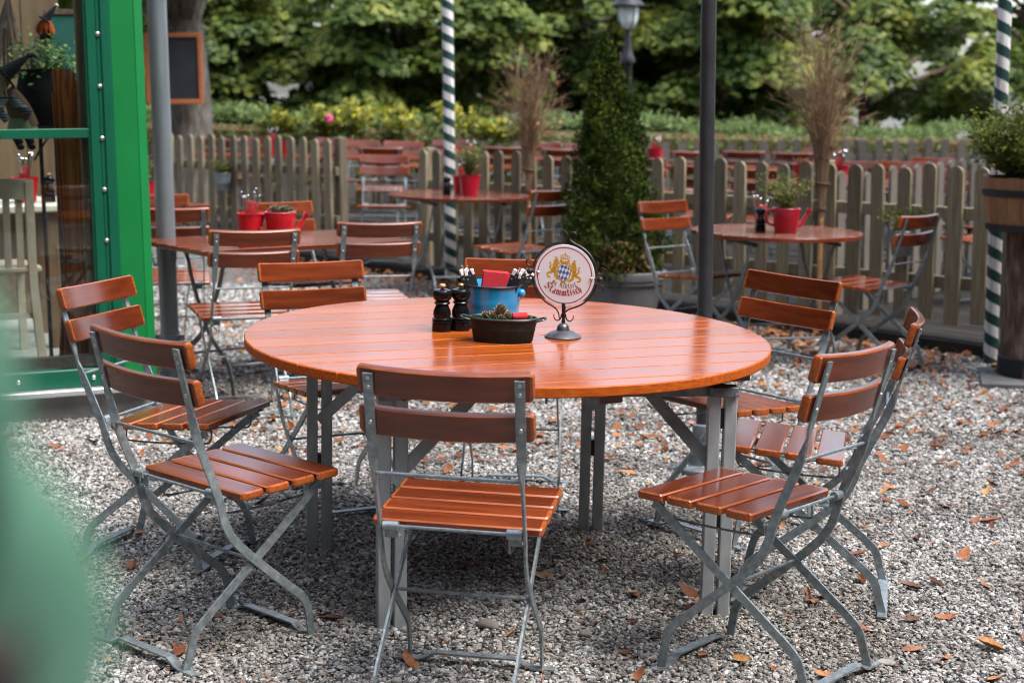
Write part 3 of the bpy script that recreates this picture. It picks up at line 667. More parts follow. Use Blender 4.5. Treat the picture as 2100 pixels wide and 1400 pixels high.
def board_mesh(v0, v1, R, th=.030, bev=.0034):
    bm = bmesh.new(); pts = strip_poly(v0, v1, R)
    q = []
    for p in pts:
        if not q or (Vector(p) - Vector(q[-1])).length > 1e-3: q.append(p)
    if (Vector(q[0]) - Vector(q[-1])).length < 1e-3: q.pop()
    fs = bm.faces.new([bm.verts.new((p[0], p[1], 0)) for p in q])
    if fs.normal.z < 0: fs.normal_flip()
    ex = bmesh.ops.extrude_face_region(bm, geom=[fs]); 
    for v in [g for g in ex['geom'] if isinstance(g, bmesh.types.BMVert)]: v.co.z -= th
    bm.normal_update(); bmesh.ops.recalc_face_normals(bm, faces=bm.faces[:])
    for f in bm.faces: f.material_index = 0 if abs(f.normal.z) > .5 else 1
    eds = [e for e in bm.edges if abs(e.verts[0].co.z - e.verts[1].co.z) < 1e-6]
    bmesh.ops.bevel(bm, geom=eds, offset=bev, segments=1, affect='EDGES', material=1)
    me = bpy.data.meshes.new('board'); bm.to_mesh(me); bm.free()
    me.materials.append(M['wood_table']); me.materials.append(M['wood_table_edge'])
    return me
edges = [-TR] + [off + pitch * k for k in range(-5, 6)] + [TR]
for i in range(len(edges) - 1):
    if edges[i + 1] - edges[i] < .02: continue
    o = link('board', board_mesh(edges[i] + .0018, edges[i + 1] - .0018, TR), tb); o.matrix_local = top @ Matrix.Translation((0, 0, rng.uniform(-.0006, .0003)))
# wooden battens under the boards
for u, L_ in ((-.50, 1.16), (0, 1.52), (.50, 1.16)):
    mb = MB(); mb.bbox((u, 0, -.046), (.07, L_, .03), .003); o = mb.build('batten', WOODS, tb); o.matrix_local = top
legs = [(-.611, .178), (-.316, -.58), (.298, .47), (.621, -.42)]
def ttop(x, y): return (top @ Vector((0, 0, 0))).z + x * -math.tan(R_(.41)) + y * math.tan(R_(.96)) - .062
for (lx, ly), rz in zip(legs, (.12, .25, .0, .0)):
    h = ttop(lx, ly); mb = MB(); Rz = Matrix.Rotation(rz, 3, 'Z')
    for s in (-1, 1):
        c = Rz @ Vector((s * .0235, 0, 0))
        # channel profile, open towards the middle
        mb.bbox((lx + c.x, ly + c.y, h / 2 - .01), (.036, .045, h + .02), .003, Rz)
    lg = mb.build('leg', M['galv_light'], tb)
    mb = MB()
    for zz in (h * .86, h * .42): mb.bbox((lx, ly, zz), (.02, .03, .055), .002, Rz)
    mb.build('spacer', M['dark_iron'], lg)
    mb = MB(); mb.bbox((lx, ly - .01, h - .012), (.085, .055, .03), .003, Rz); mb.cyl((lx + .036, ly - .03, h - .02), (lx + .036, ly - .048, h - .02), .007, 6); mb.build('bracket', M['galv_dark'], lg)
    # diagonal brace up towards the middle of the frame
    d = Vector((-lx, -ly, 0)); d = Vector((-.85, .5, 0)).normalized() if lx > 0 and ly < 0 else (Vector((.9, .4, 0)).normalized() if lx < 0 and ly < 0 else d.normalized())
    mb = MB(); p0 = Vector((lx, ly, h * .62)) - Vector((0, .02, 0)); p1 = Vector((lx, ly, h - .01)) + d * .27
    mb.bar([p0, p1], .036, .007, (0, -1, 0)); mb.bar([p0 + Vector((0, .006, 0)), p1 + Vector((0, .006, 0))], .012, .016, (0, -1, 0)); mb.build('brace', M['galv_light'], tb)
for (i, j) in ((0, 2), (1, 3), (0, 1), (2, 3)):
    a = Vector((*legs[i], 0)); b_ = Vector((*legs[j], 0)); a.z = ttop(a.x, a.y) - .012; b_.z = ttop(b_.x, b_.y) - .012
    mb = MB(); mb.bar([a, b_], .028, .035, (b_ - a).cross(Vector((0, 0, 1))).normalized()); mb.build('frame_bar', M['galv_dark'], tb)

def onT(x, y, rz=0.0, dz=.0005):
    """matrix of a thing standing on the big table at world x, y"""
    u = x - TX; v = y - TY
    return Matrix.Translation((x, y, TZ - u * math.tan(R_(.41)) + v * math.tan(R_(.96)) + dz)) @ TILT @ Matrix.Rotation(rz, 4, 'Z')
# pepper and salt mills
MILL = [(.0255, 0), (.0255, .028), (.0240, .0295), (.0240, .031), (.0262, .033), (.0262, .037), (.0235, .040), (.0262, .043), (.0262, .046), (.0215, .050), (.0235, .060), (.0225, .074), (.0180, .089), (.0162, .096), (.0195, .099), (.0215, .103), (.0195, .107), (.0165, .110), (.0195, .113), (.0235, .120), (.0260, .131), (.0255, .141), (.0215, .150), (.0120, .1545), (.004, .156)]
MILL = [(r * 1.2, z * .862) for r, z in MILL]
MILLM = (lambda b: (b.lathe(MILL, 24), b.mesh('mill_body', M['black_gloss'], 30))[1])(MB())
def mill(mx, label, knob, group='black pepper and salt mills'):
    o = empty('pepper_mill', mat=mx, label=label, cat='mill', group=group); link('mill_body', MILLM, o)
    b = MB(); b.lathe([(.0050, .133), (.0050, .137), (.0095, .140), (.0102, .144), (.0080, .148), (.002, .149)], 14); b.build('knob', knob, o); return o
mill(onT(-.222, 4.985), 'black turned pepper mill with a pale wooden knob beside the blue bucket', M['knob_wood'])
mill(onT(-.165, 5.010), 'black turned salt mill with a small brass knob next to the blue bucket', M['brass'])

# bucket
def bucket_mesh(r0, r1, h, m_body, name='bucket_body', ribs=(.35, .55)):
    pr = [(r0, 0), (r0 * 1.02, .003)]
    for k in range(1, 13):
        t = k / 12; r = r0 + (r1 - r0) * t
        pr.append((r, h * t))
        for rb in ribs:
            if abs(t - rb) < .042: pr[-1] = (r + .0022, h * t)
    pr += [(r1 + .004, h + .001), (r1 + .004, h + .005), (r1 - .001, h + .005), (r1 - .003, h), (r0 - .002, .006)]
    b = MB(); b.lathe(pr, 28, cap1=True); return b.mesh(name, m_body, 30)
bk = empty('bucket', mat=onT(-.066, 5.115, .2), label='bright blue enamel bucket holding cutlery and red napkins', cat='bucket')
link('bucket_body', bucket_mesh(.079, .0955, .133, M['blue_enamel']), bk)
b = MB(); b.tube([(.0985 * math.cos(a), .0985 * math.sin(a), .1355) for a in [2 * math.pi * k / 28 for k in range(28)]], .0032, 6, closed=True); b.build('rim', M['dark_iron'], bk)
for s in (-.55, 2.6):
    b = MB(); c_, s_ = math.cos(s), math.sin(s); b.ball((.098 * c_, .098 * s_, .112), .0135, 14, 9, (1, 1, 1)); b.build('knob', M['blue_enamel'], bk)
nap = empty('napkin_stack', mat=onT(-.066, 5.115, .1) @ Matrix.Translation((0, .0, .062)), label='stack of red paper napkins standing in the blue bucket', cat='napkins')
for i in range(7):
    b = MB(); b.bbox((0, 0, .055), (.083 - .001 * (i % 3), .0035, .115 + .0012 * (i % 4)), .0012); inst('napkin', b.mesh('napkin', M['napkin'], 30), nap, (.003 * math.sin(i * 2.1), -.016 + .0052 * i, 0), (-.05, .09 + .01 * math.sin(i * 1.7), 0))
def cutlery_set(mx, label, group='cutlery in dotted paper sleeves'):
    o = empty('cutlery_sleeve', mat=mx, label=label, cat='cutlery', group=group)
    b = MB(); b.bbox((0, 0, .070), (.036, .0055, .140), .002); b.build('sleeve', M['dots'], o)
    b = MB(); b.bbox((-.010, -.0005, .139), (.013, .0062, .022), .002, Matrix.Rotation(.10, 3, 'Y')); b.bbox((.011, -.0005, .136), (.011, .0062, .020), .002, Matrix.Rotation(-.12, 3, 'Y')); b.build('white_napkin', M['paper_white'], o)
    b = MB(); b.tube(cat([(.0, .004, .06), (.0005, .004, .13), (.001, .004, .158)], 3), [.0045, .0045, .0045, .005, .0055, .0055, .004], 8, flat=.5); b.build('knife_handle', M['steel'], o)
cb = onT(-.066, 5.115)
for i, (x, y, tx, ty, rz, lab) in enumerate([(-.040, -.038, .10, -.30, .25, 'dotted cutlery sleeve at the left front of the blue bucket'), (-.052, -.012, .0, -.36, .6, 'dotted cutlery sleeve leaning out furthest left in the blue bucket'), (.034, -.042, .08, .34, -.2, 'dotted cutlery sleeve just right of the red napkins'), (.044, -.022, .05, .42, .1, 'dotted cutlery sleeve in the middle of the right hand bunch'), (.050, .004, -.05, .50, .0, 'dotted cutlery sleeve leaning out furthest right towards the sign')]):
    cutlery_set(cb @ Matrix.Translation((x, y, .048)) @ Euler((tx, ty, rz)).to_matrix().to_4x4(), lab)

# oval planter with succulents
pl = empty('planter', mat=onT(-.028, 4.825, -.06), label='black oval metal planter tub with two handles on the big table', cat='planter')
b = MB(); SX, SY = 1.0, .56
pr = [(.088, 0), (.091, .004), (.097, .036), (.0985, .038), (.0985, .041), (.098, .043), (.1000, .052), (.1015, .054), (.1015, .057), (.103, .066), (.1065, .069), (.1065, .073), (.102, .073), (.099, .066), (.096, .056)]
b.lathe(pr, 36, sx=SX, sy=SY); b.build('tub', M['black_tub'], pl)
b = MB(); b.tube([(.1045 * math.cos(a) * SX, .1045 * math.sin(a) * SY, .0725) for a in [2 * math.pi * k / 36 for k in range(36)]], .0036, 6, closed=True)
b.build('rim', M['green_rim'], pl)
for s in (-1, 1):
    b = MB(); b.tube(cat([(s * .100, -.024, .066), (s * .122, -.022, .072), (s * .130, 0, .074), (s * .122, .022, .072), (s * .100, .024, .066)], 5), .0032, 7); b.build('handle', M['green_rim'], pl)
b = MB(); b.lathe([(.098, .055), (.05, .062), (.002, .066)], 30, sx=SX, sy=SY, cap0=False); b.build('soil', M['soil'], pl)
def rosette(parent_mat, r, n, label, group, m_, tall=0.0, name='succulent'):
    C = []; N = []; S = []; sp = []
    mb = MB()
    for k in range(n):
        t = k / n; a = k * 2.39996; el = .25 + 1.15 * (1 - t) ** 1.0
        L_ = r * (.55 + .6 * t)
        rad = Vector((math.cos(a), math.sin(a), 0)); d = rad * math.cos(el) + Vector((0, 0, math.sin(el)))
        base = rad * r * .08 + Vector((0, 0, tall * (1 - t)))
        side = Vector((-math.sin(a), math.cos(a), 0)); up_ = side.cross(d) * -1
        w = L_ * .27
        p1 = base + d * L_ * .6; tip = base + d * L_ + Vector((0, 0, .12 * L_)); th = L_ * .10
        mb.add([base + side * w * .4, base - side * w * .4, p1 - side * w, tip, p1 + side * w, p1 + up_ * -th, p1 + up_ * th], [(0, 1, 2, 6), (0, 6, 4), (6, 2, 3), (4, 6, 3), (1, 0, 5), (1, 5, 2), (0, 4, 5), (5, 4, 3), (2, 5, 3)])
    me = mb.mesh(name, m_, 60); o = link(name, me); o.matrix_world = parent_mat; tag(o, label, 'plant', group); return o
pm = pl.matrix_world
GS = 'succulents in the oval planter'
rosette(pm @ Matrix.Translation((-.008, -.004, .080)), .027, 40, 'tallest brown-green succulent rosette in the middle of the black tub', GS, M['succ'], .022)
for i, (x, y, r, lab) in enumerate([(-.030, -.014, .026, 'succulent rosette left of the tallest one in the black tub'), (.016, -.018, .025, 'succulent rosette right of the tallest one in the black tub'), (-.056, .006, .022, 'small succulent rosette near the left handle of the black tub'), (.034, -.012, .018, 'small succulent rosette beside the red pot shard'), (-.018, .020, .026, 'succulent rosette at the back of the black tub'), (.078, -.006, .016, 'tiny succulent rosette near the right handle of the black tub'), (-.004, -.034, .020, 'succulent rosette at the front rim of the black tub'), (-.042, .016, .022, 'succulent rosette at the back left of the black tub'), (.012, .012, .026, 'succulent rosette behind the tallest one towards the bucket')]):
    rosette(pm @ Matrix.Translation((x, y, .066)), r, 22, lab, GS, M['succ'], .010)
b = MB(); b.lathe([(.012, -.022), (.0145, .022)], 14, M=Matrix.Rotation(math.pi / 2, 3, 'Y')); o = b.build('pot_shard', M['napkin']); o.matrix_world = pm @ Matrix.Translation((.050, -.010, .078)) @ Matrix.Rotation(.25, 4, 'Z'); tag(o, 'small red roll lying among the succulents in the black tub', 'decoration')

# ------------------------------------------------------------------ the round sign on its wrought iron stand
sg = empty('table_sign', mat=onT(.158, 4.925) @ Matrix.Rotation(R_(-16), 4, 'Z') @ Matrix.Scale(1.015, 4), label='round white enamel table sign in a wrought iron stand', cat='sign')
IR = noise_mat('wrought_iron', [(.3, (.012, .011, .012)), (.7, (.05, .047, .046))], (1, 1, 1), 60, 4, rough=.38, metal=.6); 
IR2 = noise_mat('burnished_iron', [(.3, (.06, .06, .065)), (.7, (.17, .17, .175))], (1, 1, 1), 45, 5, rough=.34, metal=.75)
b = MB(); b.lathe([(.056, 0), (.0565, .003), (.050, .008), (.036, .0165), (.021, .022), (.0195, .026), (.0175, .034), (.012, .041), (.006, .044)], 28); b.build('base', IR2, sg)
b = MB(); b.lathe([(.0058, .042), (.0062, .05), (.0048, .054), (.0052, .075), (.0062, .08), (.0062, .105)], 12); b.build('stem', IR, sg)
CZ = .190; RR = .102                     # ring centre and radius
RM = Matrix.Translation((0, 0, CZ)) @ Matrix.Rotation(R_(3.4), 4, 'Y')
b = MB()
def arc(a0, a1, r, n=16, cx=0, cz=0): return [(cx + r * math.cos(R_(a0 + (a1 - a0) * i / n)), 0, cz + r * math.sin(R_(a0 + (a1 - a0) * i / n))) for i in range(n + 1)]
def scroll(mb, pts, r=.0028): mb.tube(cat(pts, 4), [r * (1 - .45 * i / (len(cat(pts, 4)) - 1)) for i in range(len(cat(pts, 4)))], 7)
for s in (-1, 1):
    mb = b
    mb.tube([(s * p[0], p[1], p[2]) for p in arc(8, 74, RR)], .0029, 7); mb.tube([(s * p[0], p[1], p[2]) for p in arc(-68, -8, RR)], .0029, 7)
    q = arc(74, 74, RR, 1)[0]; scroll(mb, [(s * q[0], 0, q[2]), (s * .012, 0, .106), (s * .003, 0, .116), (s * .004, 0, .127), (s * .013, 0, .135), (s * .022, 0, .131), (s * .022, 0, .122), (s * .016, 0, .119)])
    q = arc(-68, -68, RR, 1)[0]; scroll(mb, [(s * q[0], 0, q[2]), (s * .020, 0, -.104), (s * .009, 0, -.118), (s * .005, 0, -.135)])
    q = arc(8, 8, RR, 1)[0]; scroll(mb, [(s * q[0], 0, q[2]), (s * .112, 0, .016), (s * .122, 0, .022), (s * .124, 0, .032), (s * .115, 0, .036), (s * .109, 0, .031)])
    q = arc(-8, -8, RR, 1)[0]; scroll(mb, [(s * q[0], 0, q[2]), (s * .112, 0, -.016), (s * .122, 0, -.022), (s * .124, 0, -.032), (s * .115, 0, -.037), (s * .108, 0, -.033)])
fr = b.build('frame', IR, sg); fr.matrix_local = RM
for s in (-1, 1):
    b = MB(); b.ball((s * .111, 0, 0), .0098, 12, 8); b.cyl((s * .092, 0, 0), (s * .104, 0, 0), .0032, 8)
    o = b.build('pivot_ball', IR, sg); o.matrix_local = RM
b = MB()
for s in (-1, 1): scroll(b, [(s * .005, 0, .072), (s * .010, 0, .056), (s * .020, 0, .050), (s * .029, 0, .057), (s * .031, 0, .069)], .0026)
b.build('stem_scroll', IR, sg)
b = MB(); b.lathe([(.0935, -.003), (.0945, .0), (.0935, .003)], 64, M=Matrix.Rotation(math.pi / 2, 3, 'X')); disc = b.build('sign_disc', M['white_enamel'], sg, 30); disc.matrix_local = RM
for s in (-1, 1):
    b = MB(); b.lathe([(.0056, 0), (.0056, .0016), (.0035, .004), (.001, .005)], 10, M=Matrix.Rotation(math.pi / 2, 3, 'X')); o = inst('screw', b.mesh('screw', M['rivet'], 50), disc, (s * .084, -.0030, 0))
def flat(polys, name, m_, lay, par=None):
    """printed shapes: thin plates lying on the disc face; coordinates in disc radii"""
    b = MB(); S_ = .0925
    for p in polys:
        b.prism([(x * S_, z * S_) for x, z in p], .0030 + lay * .00012, .0031 + lay * .00012 + .0001, Matrix.Rotation(math.pi / 2, 3, 'X'))
    o = b.build(name, m_, disc, 0); return o
# printed ring
N_ = 72; S_ = .0925; b = MB()
for i in range(N_):
    a0, a1 = 2 * math.pi * i / N_, 2 * math.pi * (i + 1) / N_
    b.add([(r_ * S_ * math.cos(a), -.0032, r_ * S_ * math.sin(a)) for r_, a in ((.905, a0), (.938, a0), (.938, a1), (.905, a1))], [(0, 1, 2, 3)])
b.build('printed_ring', M['red_print'], disc, 0)
# shield: gold oval, blue and white lozenges
def ell(cx, cz, rx, rz, n=30): return [(cx + rx * math.cos(2 * math.pi * i / n), cz + rz * math.sin(2 * math.pi * i / n)) for i in range(n)]
SC = (-.03, .10)
flat([ell(SC[0], SC[1], .245, .315), [(-.15, .38), (.09, .38), (.15, .50), (.09, .54), (.05, .48), (-.11, .48), (-.15, .54), (-.21, .50)], [(-.11, -.27), (.05, -.27), (.04, -.19), (-.10, -.19)]], 'crest_frame', M['gold'], 0)
flat([ell(SC[0], SC[1], .205, .272)], 'crest_field', M['white_print'], 2)
def clip_ell(poly, cx, cz, rx, rz):
    out = []
    for x, z in poly:
        dx, dz = (x - cx) / rx, (z - cz) / rz; d = math.hypot(dx, dz)
        if d > 1: dx, dz = dx / d, dz / d
        out.append((cx + dx * rx, cz + dz * rz))
    return out
lz = []
for i in range(-5, 6):
    for j in range(-4, 5):
        cx = SC[0] + i * .116 + j * .045; cz = SC[1] + j * .185 - i * .012
        if ((cx - SC[0]) / .205) ** 2 + ((cz - SC[1]) / .272) ** 2 > 1.3: continue
        lz.append(clip_ell([(cx - .058, cz + .006), (cx - .022, cz - .0925), (cx + .058, cz - .006), (cx + .022, cz + .0925)], SC[0], SC[1], .203, .270))
flat(lz, 'crest_lozenges', M['blue_print'], 4)
# crown
crown = [[(-.155, .64), (.115, .64), (.125, .68), (-.165, .68)]]
for k in range(5):
    t = -1 + k * .5; crown.append([(-.02 + t * .125 - .013, .68), (-.02 + t * .125 + .013, .68), (-.02 + t * .165 + .012, .78), (-.02 + t * .07 + .012, .86), (-.02 + t * .07 - .012, .86), (-.02 + t * .165 - .014, .78)])
crown += [ell(-.02, .885, .026, .026, 10), [(-.03, .90), (-.01, .90), (-.01, .97), (-.03, .97)], [(-.05, .93), (.01, .93), (.01, .945), (-.05, .945)]]
crown = [[(x - .01, .52 + (z - .60) * .66) for x, z in p] for p in crown]
flat(crown, 'crest_crown', M['gold'], 2)
# lions: body parts as separate printed pieces so the silhouette stays crisp
def lion(s):
    P = [
        [(-.34, .62), (-.27, .60), (-.24, .53), (-.25, .47), (-.29, .44), (-.36, .46), (-.40, .53)],               # head
        [(-.40, .50), (-.30, .46), (-.24, .36), (-.25, .24), (-.32, .18), (-.41, .20), (-.44, .32)],               # chest, mane
        [(-.42, .24), (-.31, .22), (-.27, .10), (-.33, .02), (-.43, .03), (-.47, .12)],                             # belly
        [(-.29, .42), (-.22, .47), (-.185, .56), (-.15, .545), (-.18, .44), (-.25, .35)],                           # raised paw
        [(-.29, .30), (-.20, .28), (-.16, .20), (-.20, .17), (-.26, .23)],                                            # paw on shield
        [(-.46, .10), (-.38, .06), (-.42, -.02), (-.53, -.04), (-.56, -.12), (-.47, -.15), (-.47, -.19), (-.60, -.17), (-.615, -.03), (-.56, .03)],   # hind leg
        [(-.38, .08), (-.28, .06), (-.27, -.06), (-.20, -.14), (-.15, -.20), (-.27, -.22), (-.36, -.10)],            # front hind leg
        [(-.46, .12), (-.52, .16), (-.55, .26), (-.50, .34), (-.56, .40), (-.52, .46), (-.48, .40), (-.50, .36), (-.46, .30), (-.50, .22), (-.44, .17)],   # tail
        [(-.385, .64), (-.285, .62), (-.275, .68), (-.31, .66), (-.335, .71), (-.36, .67), (-.40, .70)],             # small crown
    ]
    P = [[(x, .045 + z * .80) for x, z in p] for p in P]
    if s > 0: P = [[(-.04 - x, z - .06) for x, z in reversed(p)] for p in P]
    return P
flat(lion(-1), 'crest_lion', M['gold'], 1); flat(lion(1), 'crest_lion', M['gold'], 1)
flat([[(x, .045 + z * .80) for x, z in q_] for q_ in [[(-.33, .54), (-.29, .545), (-.285, .53), (-.325, .525)], [(-.43, .22), (-.33, .16), (-.325, .175), (-.425, .235)], [(-.56, -.17), (-.47, -.19), (-.47, -.205), (-.58, -.19)], [(-.27, -.215), (-.15, -.20), (-.16, -.225), (-.26, -.235)], [(.29, .48), (.25, .485), (.245, .47), (.285, .465)], [(.39, .16), (.29, .10), (.285, .115), (.385, .175)], [(.52, -.23), (.43, -.25), (.43, -.265), (.54, -.25)]]], 'crest_shading', M['gold_dark'], 3)
# black letter writing drawn with a broad nib
def nibstroke(p, q, w, ang=R_(38)):
    nx, nz = math.cos(ang) * w / 2, math.sin(ang) * w / 2
    pts = [(p[0] - nx, p[1] - nz), (p[0] + nx, p[1] + nz), (q[0] + nx, q[1] + nz), (q[0] - nx, q[1] - nz)]
    ar = sum(pts[i][0] * pts[(i + 1) % 4][1] - pts[(i + 1) % 4][0] * pts[i][1] for i in range(4))
    return pts if ar > 0 else pts[::-1]
def minim(x, z0=.08, z1=.92): return [((x - .10, z1 - .04), (x + .03, z1 - .16)), ((x, z1 - .08), (x, z0 + .08)), ((x - .03, z0 + .16), (x + .12, z0 + .02))]
GL = {
 'S': (1.05, [((.88, 1.26), (.60, 1.44)), ((.60, 1.44), (.26, 1.36)), ((.26, 1.36), (.16, 1.08)), ((.16, 1.08), (.36, .84)), ((.36, .84), (.76, .66)), ((.76, .66), (.88, .38)), ((.88, .38), (.64, .10)), ((.64, .10), (.26, .06)), ((.26, .06), (.04, .24))]),
 't': (.52, [((.16, 1.30), (.16, .14)), ((.14, .20), (.38, .04)), ((-.04, .88), (.42, .92))]),
 'a': (.66, [((.10, .86), (.34, .96)), ((.44, .90), (.44, .14)), ((.44, .16), (.56, .04)), ((.12, .44), (.12, .12)), ((.12, .12), (.34, .02)), ((.14, .44), (.42, .54))]),
 'm': (1.02, minim(.12) + minim(.44) + minim(.78) + [((.16, .84), (.40, .96)), ((.48, .84), (.74, .96))]),
 'i': (.34, minim(.12) + [((.10, 1.24), (.18, 1.16))]),
 's': (.52, [((.40, .90), (.16, .94)), ((.14, .90), (.12, .62)), ((.14, .60), (.38, .46)), ((.40, .44), (.38, .14)), ((.36, .10), (.08, .06))]),
 'c': (.50, [((.40, .88), (.18, .94)), ((.12, .86), (.12, .14)), ((.12, .14), (.38, .02))]),
 'h': (.64, [((.10, 1.42), (.10, .12)), ((.10, .16), (.20, .04)), ((.14, .82), (.38, .96)), ((.44, .88), (.44, .20)), ((.44, .20), (.28, -.18))]),
 'e': (.50, [((.12, .86), (.12, .14)), ((.12, .14), (.38, .02)), ((.16, .92), (.36, .92)), ((.38, .84), (.36, .56)), ((.36, .54), (.16, .44))]),
 'r': (.46, minim(.12) + [((.16, .84), (.30, .96)), ((.32, .94), (.40, .84))]),
 'l': (.32, [((.12, 1.42), (.12, .14)), ((.12, .16), (.26, .03))]),
 'D': (.92, [((.10, 1.20), (.55, 1.34)), ((.55, 1.34), (.80, .90)), ((.80, .90), (.70, .26)), ((.70, .26), (.40, .04)), ((.40, .04), (.06, .20)), ((.26, 1.10), (.28, .30)), ((.46, 1.12), (.46, .26))]),
 'A': (.95, [((.10, 1.16), (.34, 1.36)), ((.34, 1.36), (.30, .30)), ((.30, .30), (.04, .10)), ((.40, 1.20), (.70, 1.34)), ((.70, 1.34), (.72, .16)), ((.72, .16), (.88, .04)), ((.34, .62), (.70, .66))]),
 ' ': (.42, []), }
def arc_text(txt, rad, cz, h, sp, w, name, m_, rot=0.0):
    tot = sum(GL[c][0] + sp for c in txt) - sp; pos = -tot / 2; polys = []
    for c in txt:
        wd, st = GL[c]; mid = (pos + wd / 2) * h; th = mid / rad + rot; ct, s_t = math.cos(th), math.sin(th)
        for p, q in st:
            poly = []
            for x, z in nibstroke(p, q, w):
                lx = (x - wd / 2) * h; lz_ = z * h
                poly.append(((rad - lz_) * s_t + lx * ct, cz - (rad - lz_) * ct + lx * s_t))
            polys.append(poly)
        pos += wd + sp
    return flat(polys, name, m_, 5)
arc_text('Stammtisch', 1.03, .36, .172, .17, .25, 'writing_lower', M['red_print'])
arc_text('De Achterl', 1.05, .64, .122, .19, .23, 'writing_upper', M['gold_dark'])

# ================================================================== background furniture
G2 = 'folding chairs at the small tables behind'
chair(-1.261, 7.40, 22, 'folding chair seen from behind, right of the grey downpipe', G2, 0, near=True)
chair(-.730, 7.943, 18, 'folding chair seen from behind, left of the black pepper mills', G2, 0, near=True)
chair(-1.13, 8.66, 219, 'folding chair facing the camera behind the red pots on the left table', G2, 0, near=False)
chair(-2.03, 9.05, 196, 'folding chair facing the camera, half hidden by the downpipe', G2, 0, near=False)
chair(-1.86, 8.62, 12, 'folding chair seen from behind, mostly hidden by the downpipe', G2, 0, near=False)
chair(.05, 10.66, 46, 'folding chair half hidden by the conifer, right of the middle round table', G2, 0, near=False)
chair(-1.08, 13.25, 184, 'orange brown folding chair standing in the gap of the fence', G2, .08, near=False)
chair(1.066, 9.36, 222, 'folding chair between the conifer and the grey parasol pole', G2, 0, near=False)
chair(2.03, 9.0, 47, 'folding chair with shiny curved seat right of the watering can table', G2, 0, near=False)

def boards_top(name_root, L_, W_, n, z, rz, loc, label, cat_='table', group=None, round_r=None, tone=None):
    root = empty('cafe_table', loc, rz, label, cat_, group)
    w = W_ / n
    for i in range(n):
        v0 = -W_ / 2 + i * w + .002; v1 = v0 + w - .004
        if round_r:
            me = board_mesh(v0, v1, round_r, .024, .002); me.materials.clear(); me.materials.append(M['wood']); me.materials.append(M['wood_edge'])
            o = link('board', me, root); o.location = (0, 0, z)
        else:
            b = MB(); b.bbox((0, (v0 + v1) / 2, z - .012), (L_, v1 - v0, .024), .002, mb=1); b.build('board', WOODS, root)
    return root
def folding_legs(root, z, half, dep):
    for sx in (-1, 1):
        for s in (-1, 1):
            b = MB(); b.bar(cat([(sx * half, -s * dep * .75, z - .03), (sx * half, -s * dep * .62, z - .09), (sx * half, -s * dep * .45, z - .20), (sx * half, s * dep * .1, z * .42), (sx * half, s * dep * .8, .16), (sx * half, s * dep, .004)], 4), .028, .007, (1, 0, 0)); b.build('leg', M['galv_dark'], root)
    for s in (-1, 1):
        b = MB(); b.cyl((-half, s * dep * .8, .16), (half, s * dep * .8, .16), .007, 8); b.build('cross_rod', M['galv_dark'], root)
    for sx in (-1, 1):
        b = MB(); b.bbox((sx * half, 0, z - .034), (.03, dep * 1.8, .018), .002); b.build('underframe', M['dark_iron'], root)
t = boards_top('t', 0, 1.0, 8, .74, R_(18), (-.41, 11.82, 0), 'small round wooden table with red pots in the middle distance', group='small round cafe tables', round_r=.52); folding_legs(t, .72, .26, .33)
t = boards_top('t', 0, .98, 8, .74, R_(14), (1.50, 9.13, 0), 'small round wooden table carrying the red watering can', group='small round cafe tables', round_r=.485); folding_legs(t, .72, .25, .33)
t = boards_top('t', 1.2, .68, 6, .74, R_(39), (-1.20, 8.06, 0), 'rectangular slatted table on the left carrying two red pots', group='rectangular cafe tables'); folding_legs(t, .72, .40, .28)
t = boards_top('t', 1.25, .70, 6, .76, R_(39), (-2.62, 9.95, 0), 'rectangular orange table half hidden behind the downpipe', group='rectangular cafe tables'); folding_legs(t, .72, .42, .28)

# deck furniture
G3 = 'folding chairs on the deck behind the fence'
far = [(-1.64, 16.9, 184, 'pale shining chair left of the pair at the deck table under the yellow blossom'), (-1.19, 16.85, 180, 'pale shining chair right of the pair at the deck table under the yellow blossom'),
       (-.14, 16.2, 4, 'dark chair seen from behind just right of the striped pole on the deck'), (.25, 17.2, 172, 'pink shining chair behind the left twig bundle'), (.73, 17.0, 176, 'pale chair directly left of the conifer top on the deck'),
       (1.69, 16.0, 6, 'dark chair seen from behind left of the grey parasol pole on the deck'), (2.31, 16.3, -8, 'dark chair seen from behind right of the grey parasol pole on the deck'), (1.53, 12.9, -20, 'brown chair behind the grey parasol pole, close to the fence'), (1.92, 12.5, -14, 'brown chair close to the fence, left of the far red pot'),
       (2.92, 13.8, 170, 'pink brown chair right of the second twig bundle on the deck'), (3.42, 13.9, 178, 'broad red brown chair back behind the right hand pickets'), (3.40, 12.3, 150, 'white shining chair beside the barrel planter on the deck'), (3.27, 11.05, 40, 'dark red chair half hidden by the barrel planter'),
       (-3.12, 17.1, 10, 'brown chair behind the left fence, nearest the chalkboard tree'), (-2.85, 17.4, 176, 'brown chair behind the left fence beside the far red pots'), (-2.02, 17.5, 176, 'brown chair behind the left fence under the pink blossom'),
       (-.72, 17.5, 178, 'pale chair right behind the striped pole on the deck'), (.42, 16.0, 8, 'dark chair seen from behind between the twig bundle and conifer'), (2.75, 16.1, -6, 'dark chair seen from behind above the black mill on the right table'), (3.25, 16.9, 175, 'pale far chair directly right of the second twig bundle'),
       (3.95, 14.9, 182, 'far chair above the broad red brown chair back'), (-1.30, 15.5, 5, 'dark chair seen from behind in the gap, in front of the deck table'), (1.25, 14.2, -30, 'dark chair close behind the fence right of the conifer')]
for x, y, a, lab in far: chair(x, y, a, lab, G3, .08, near=False)
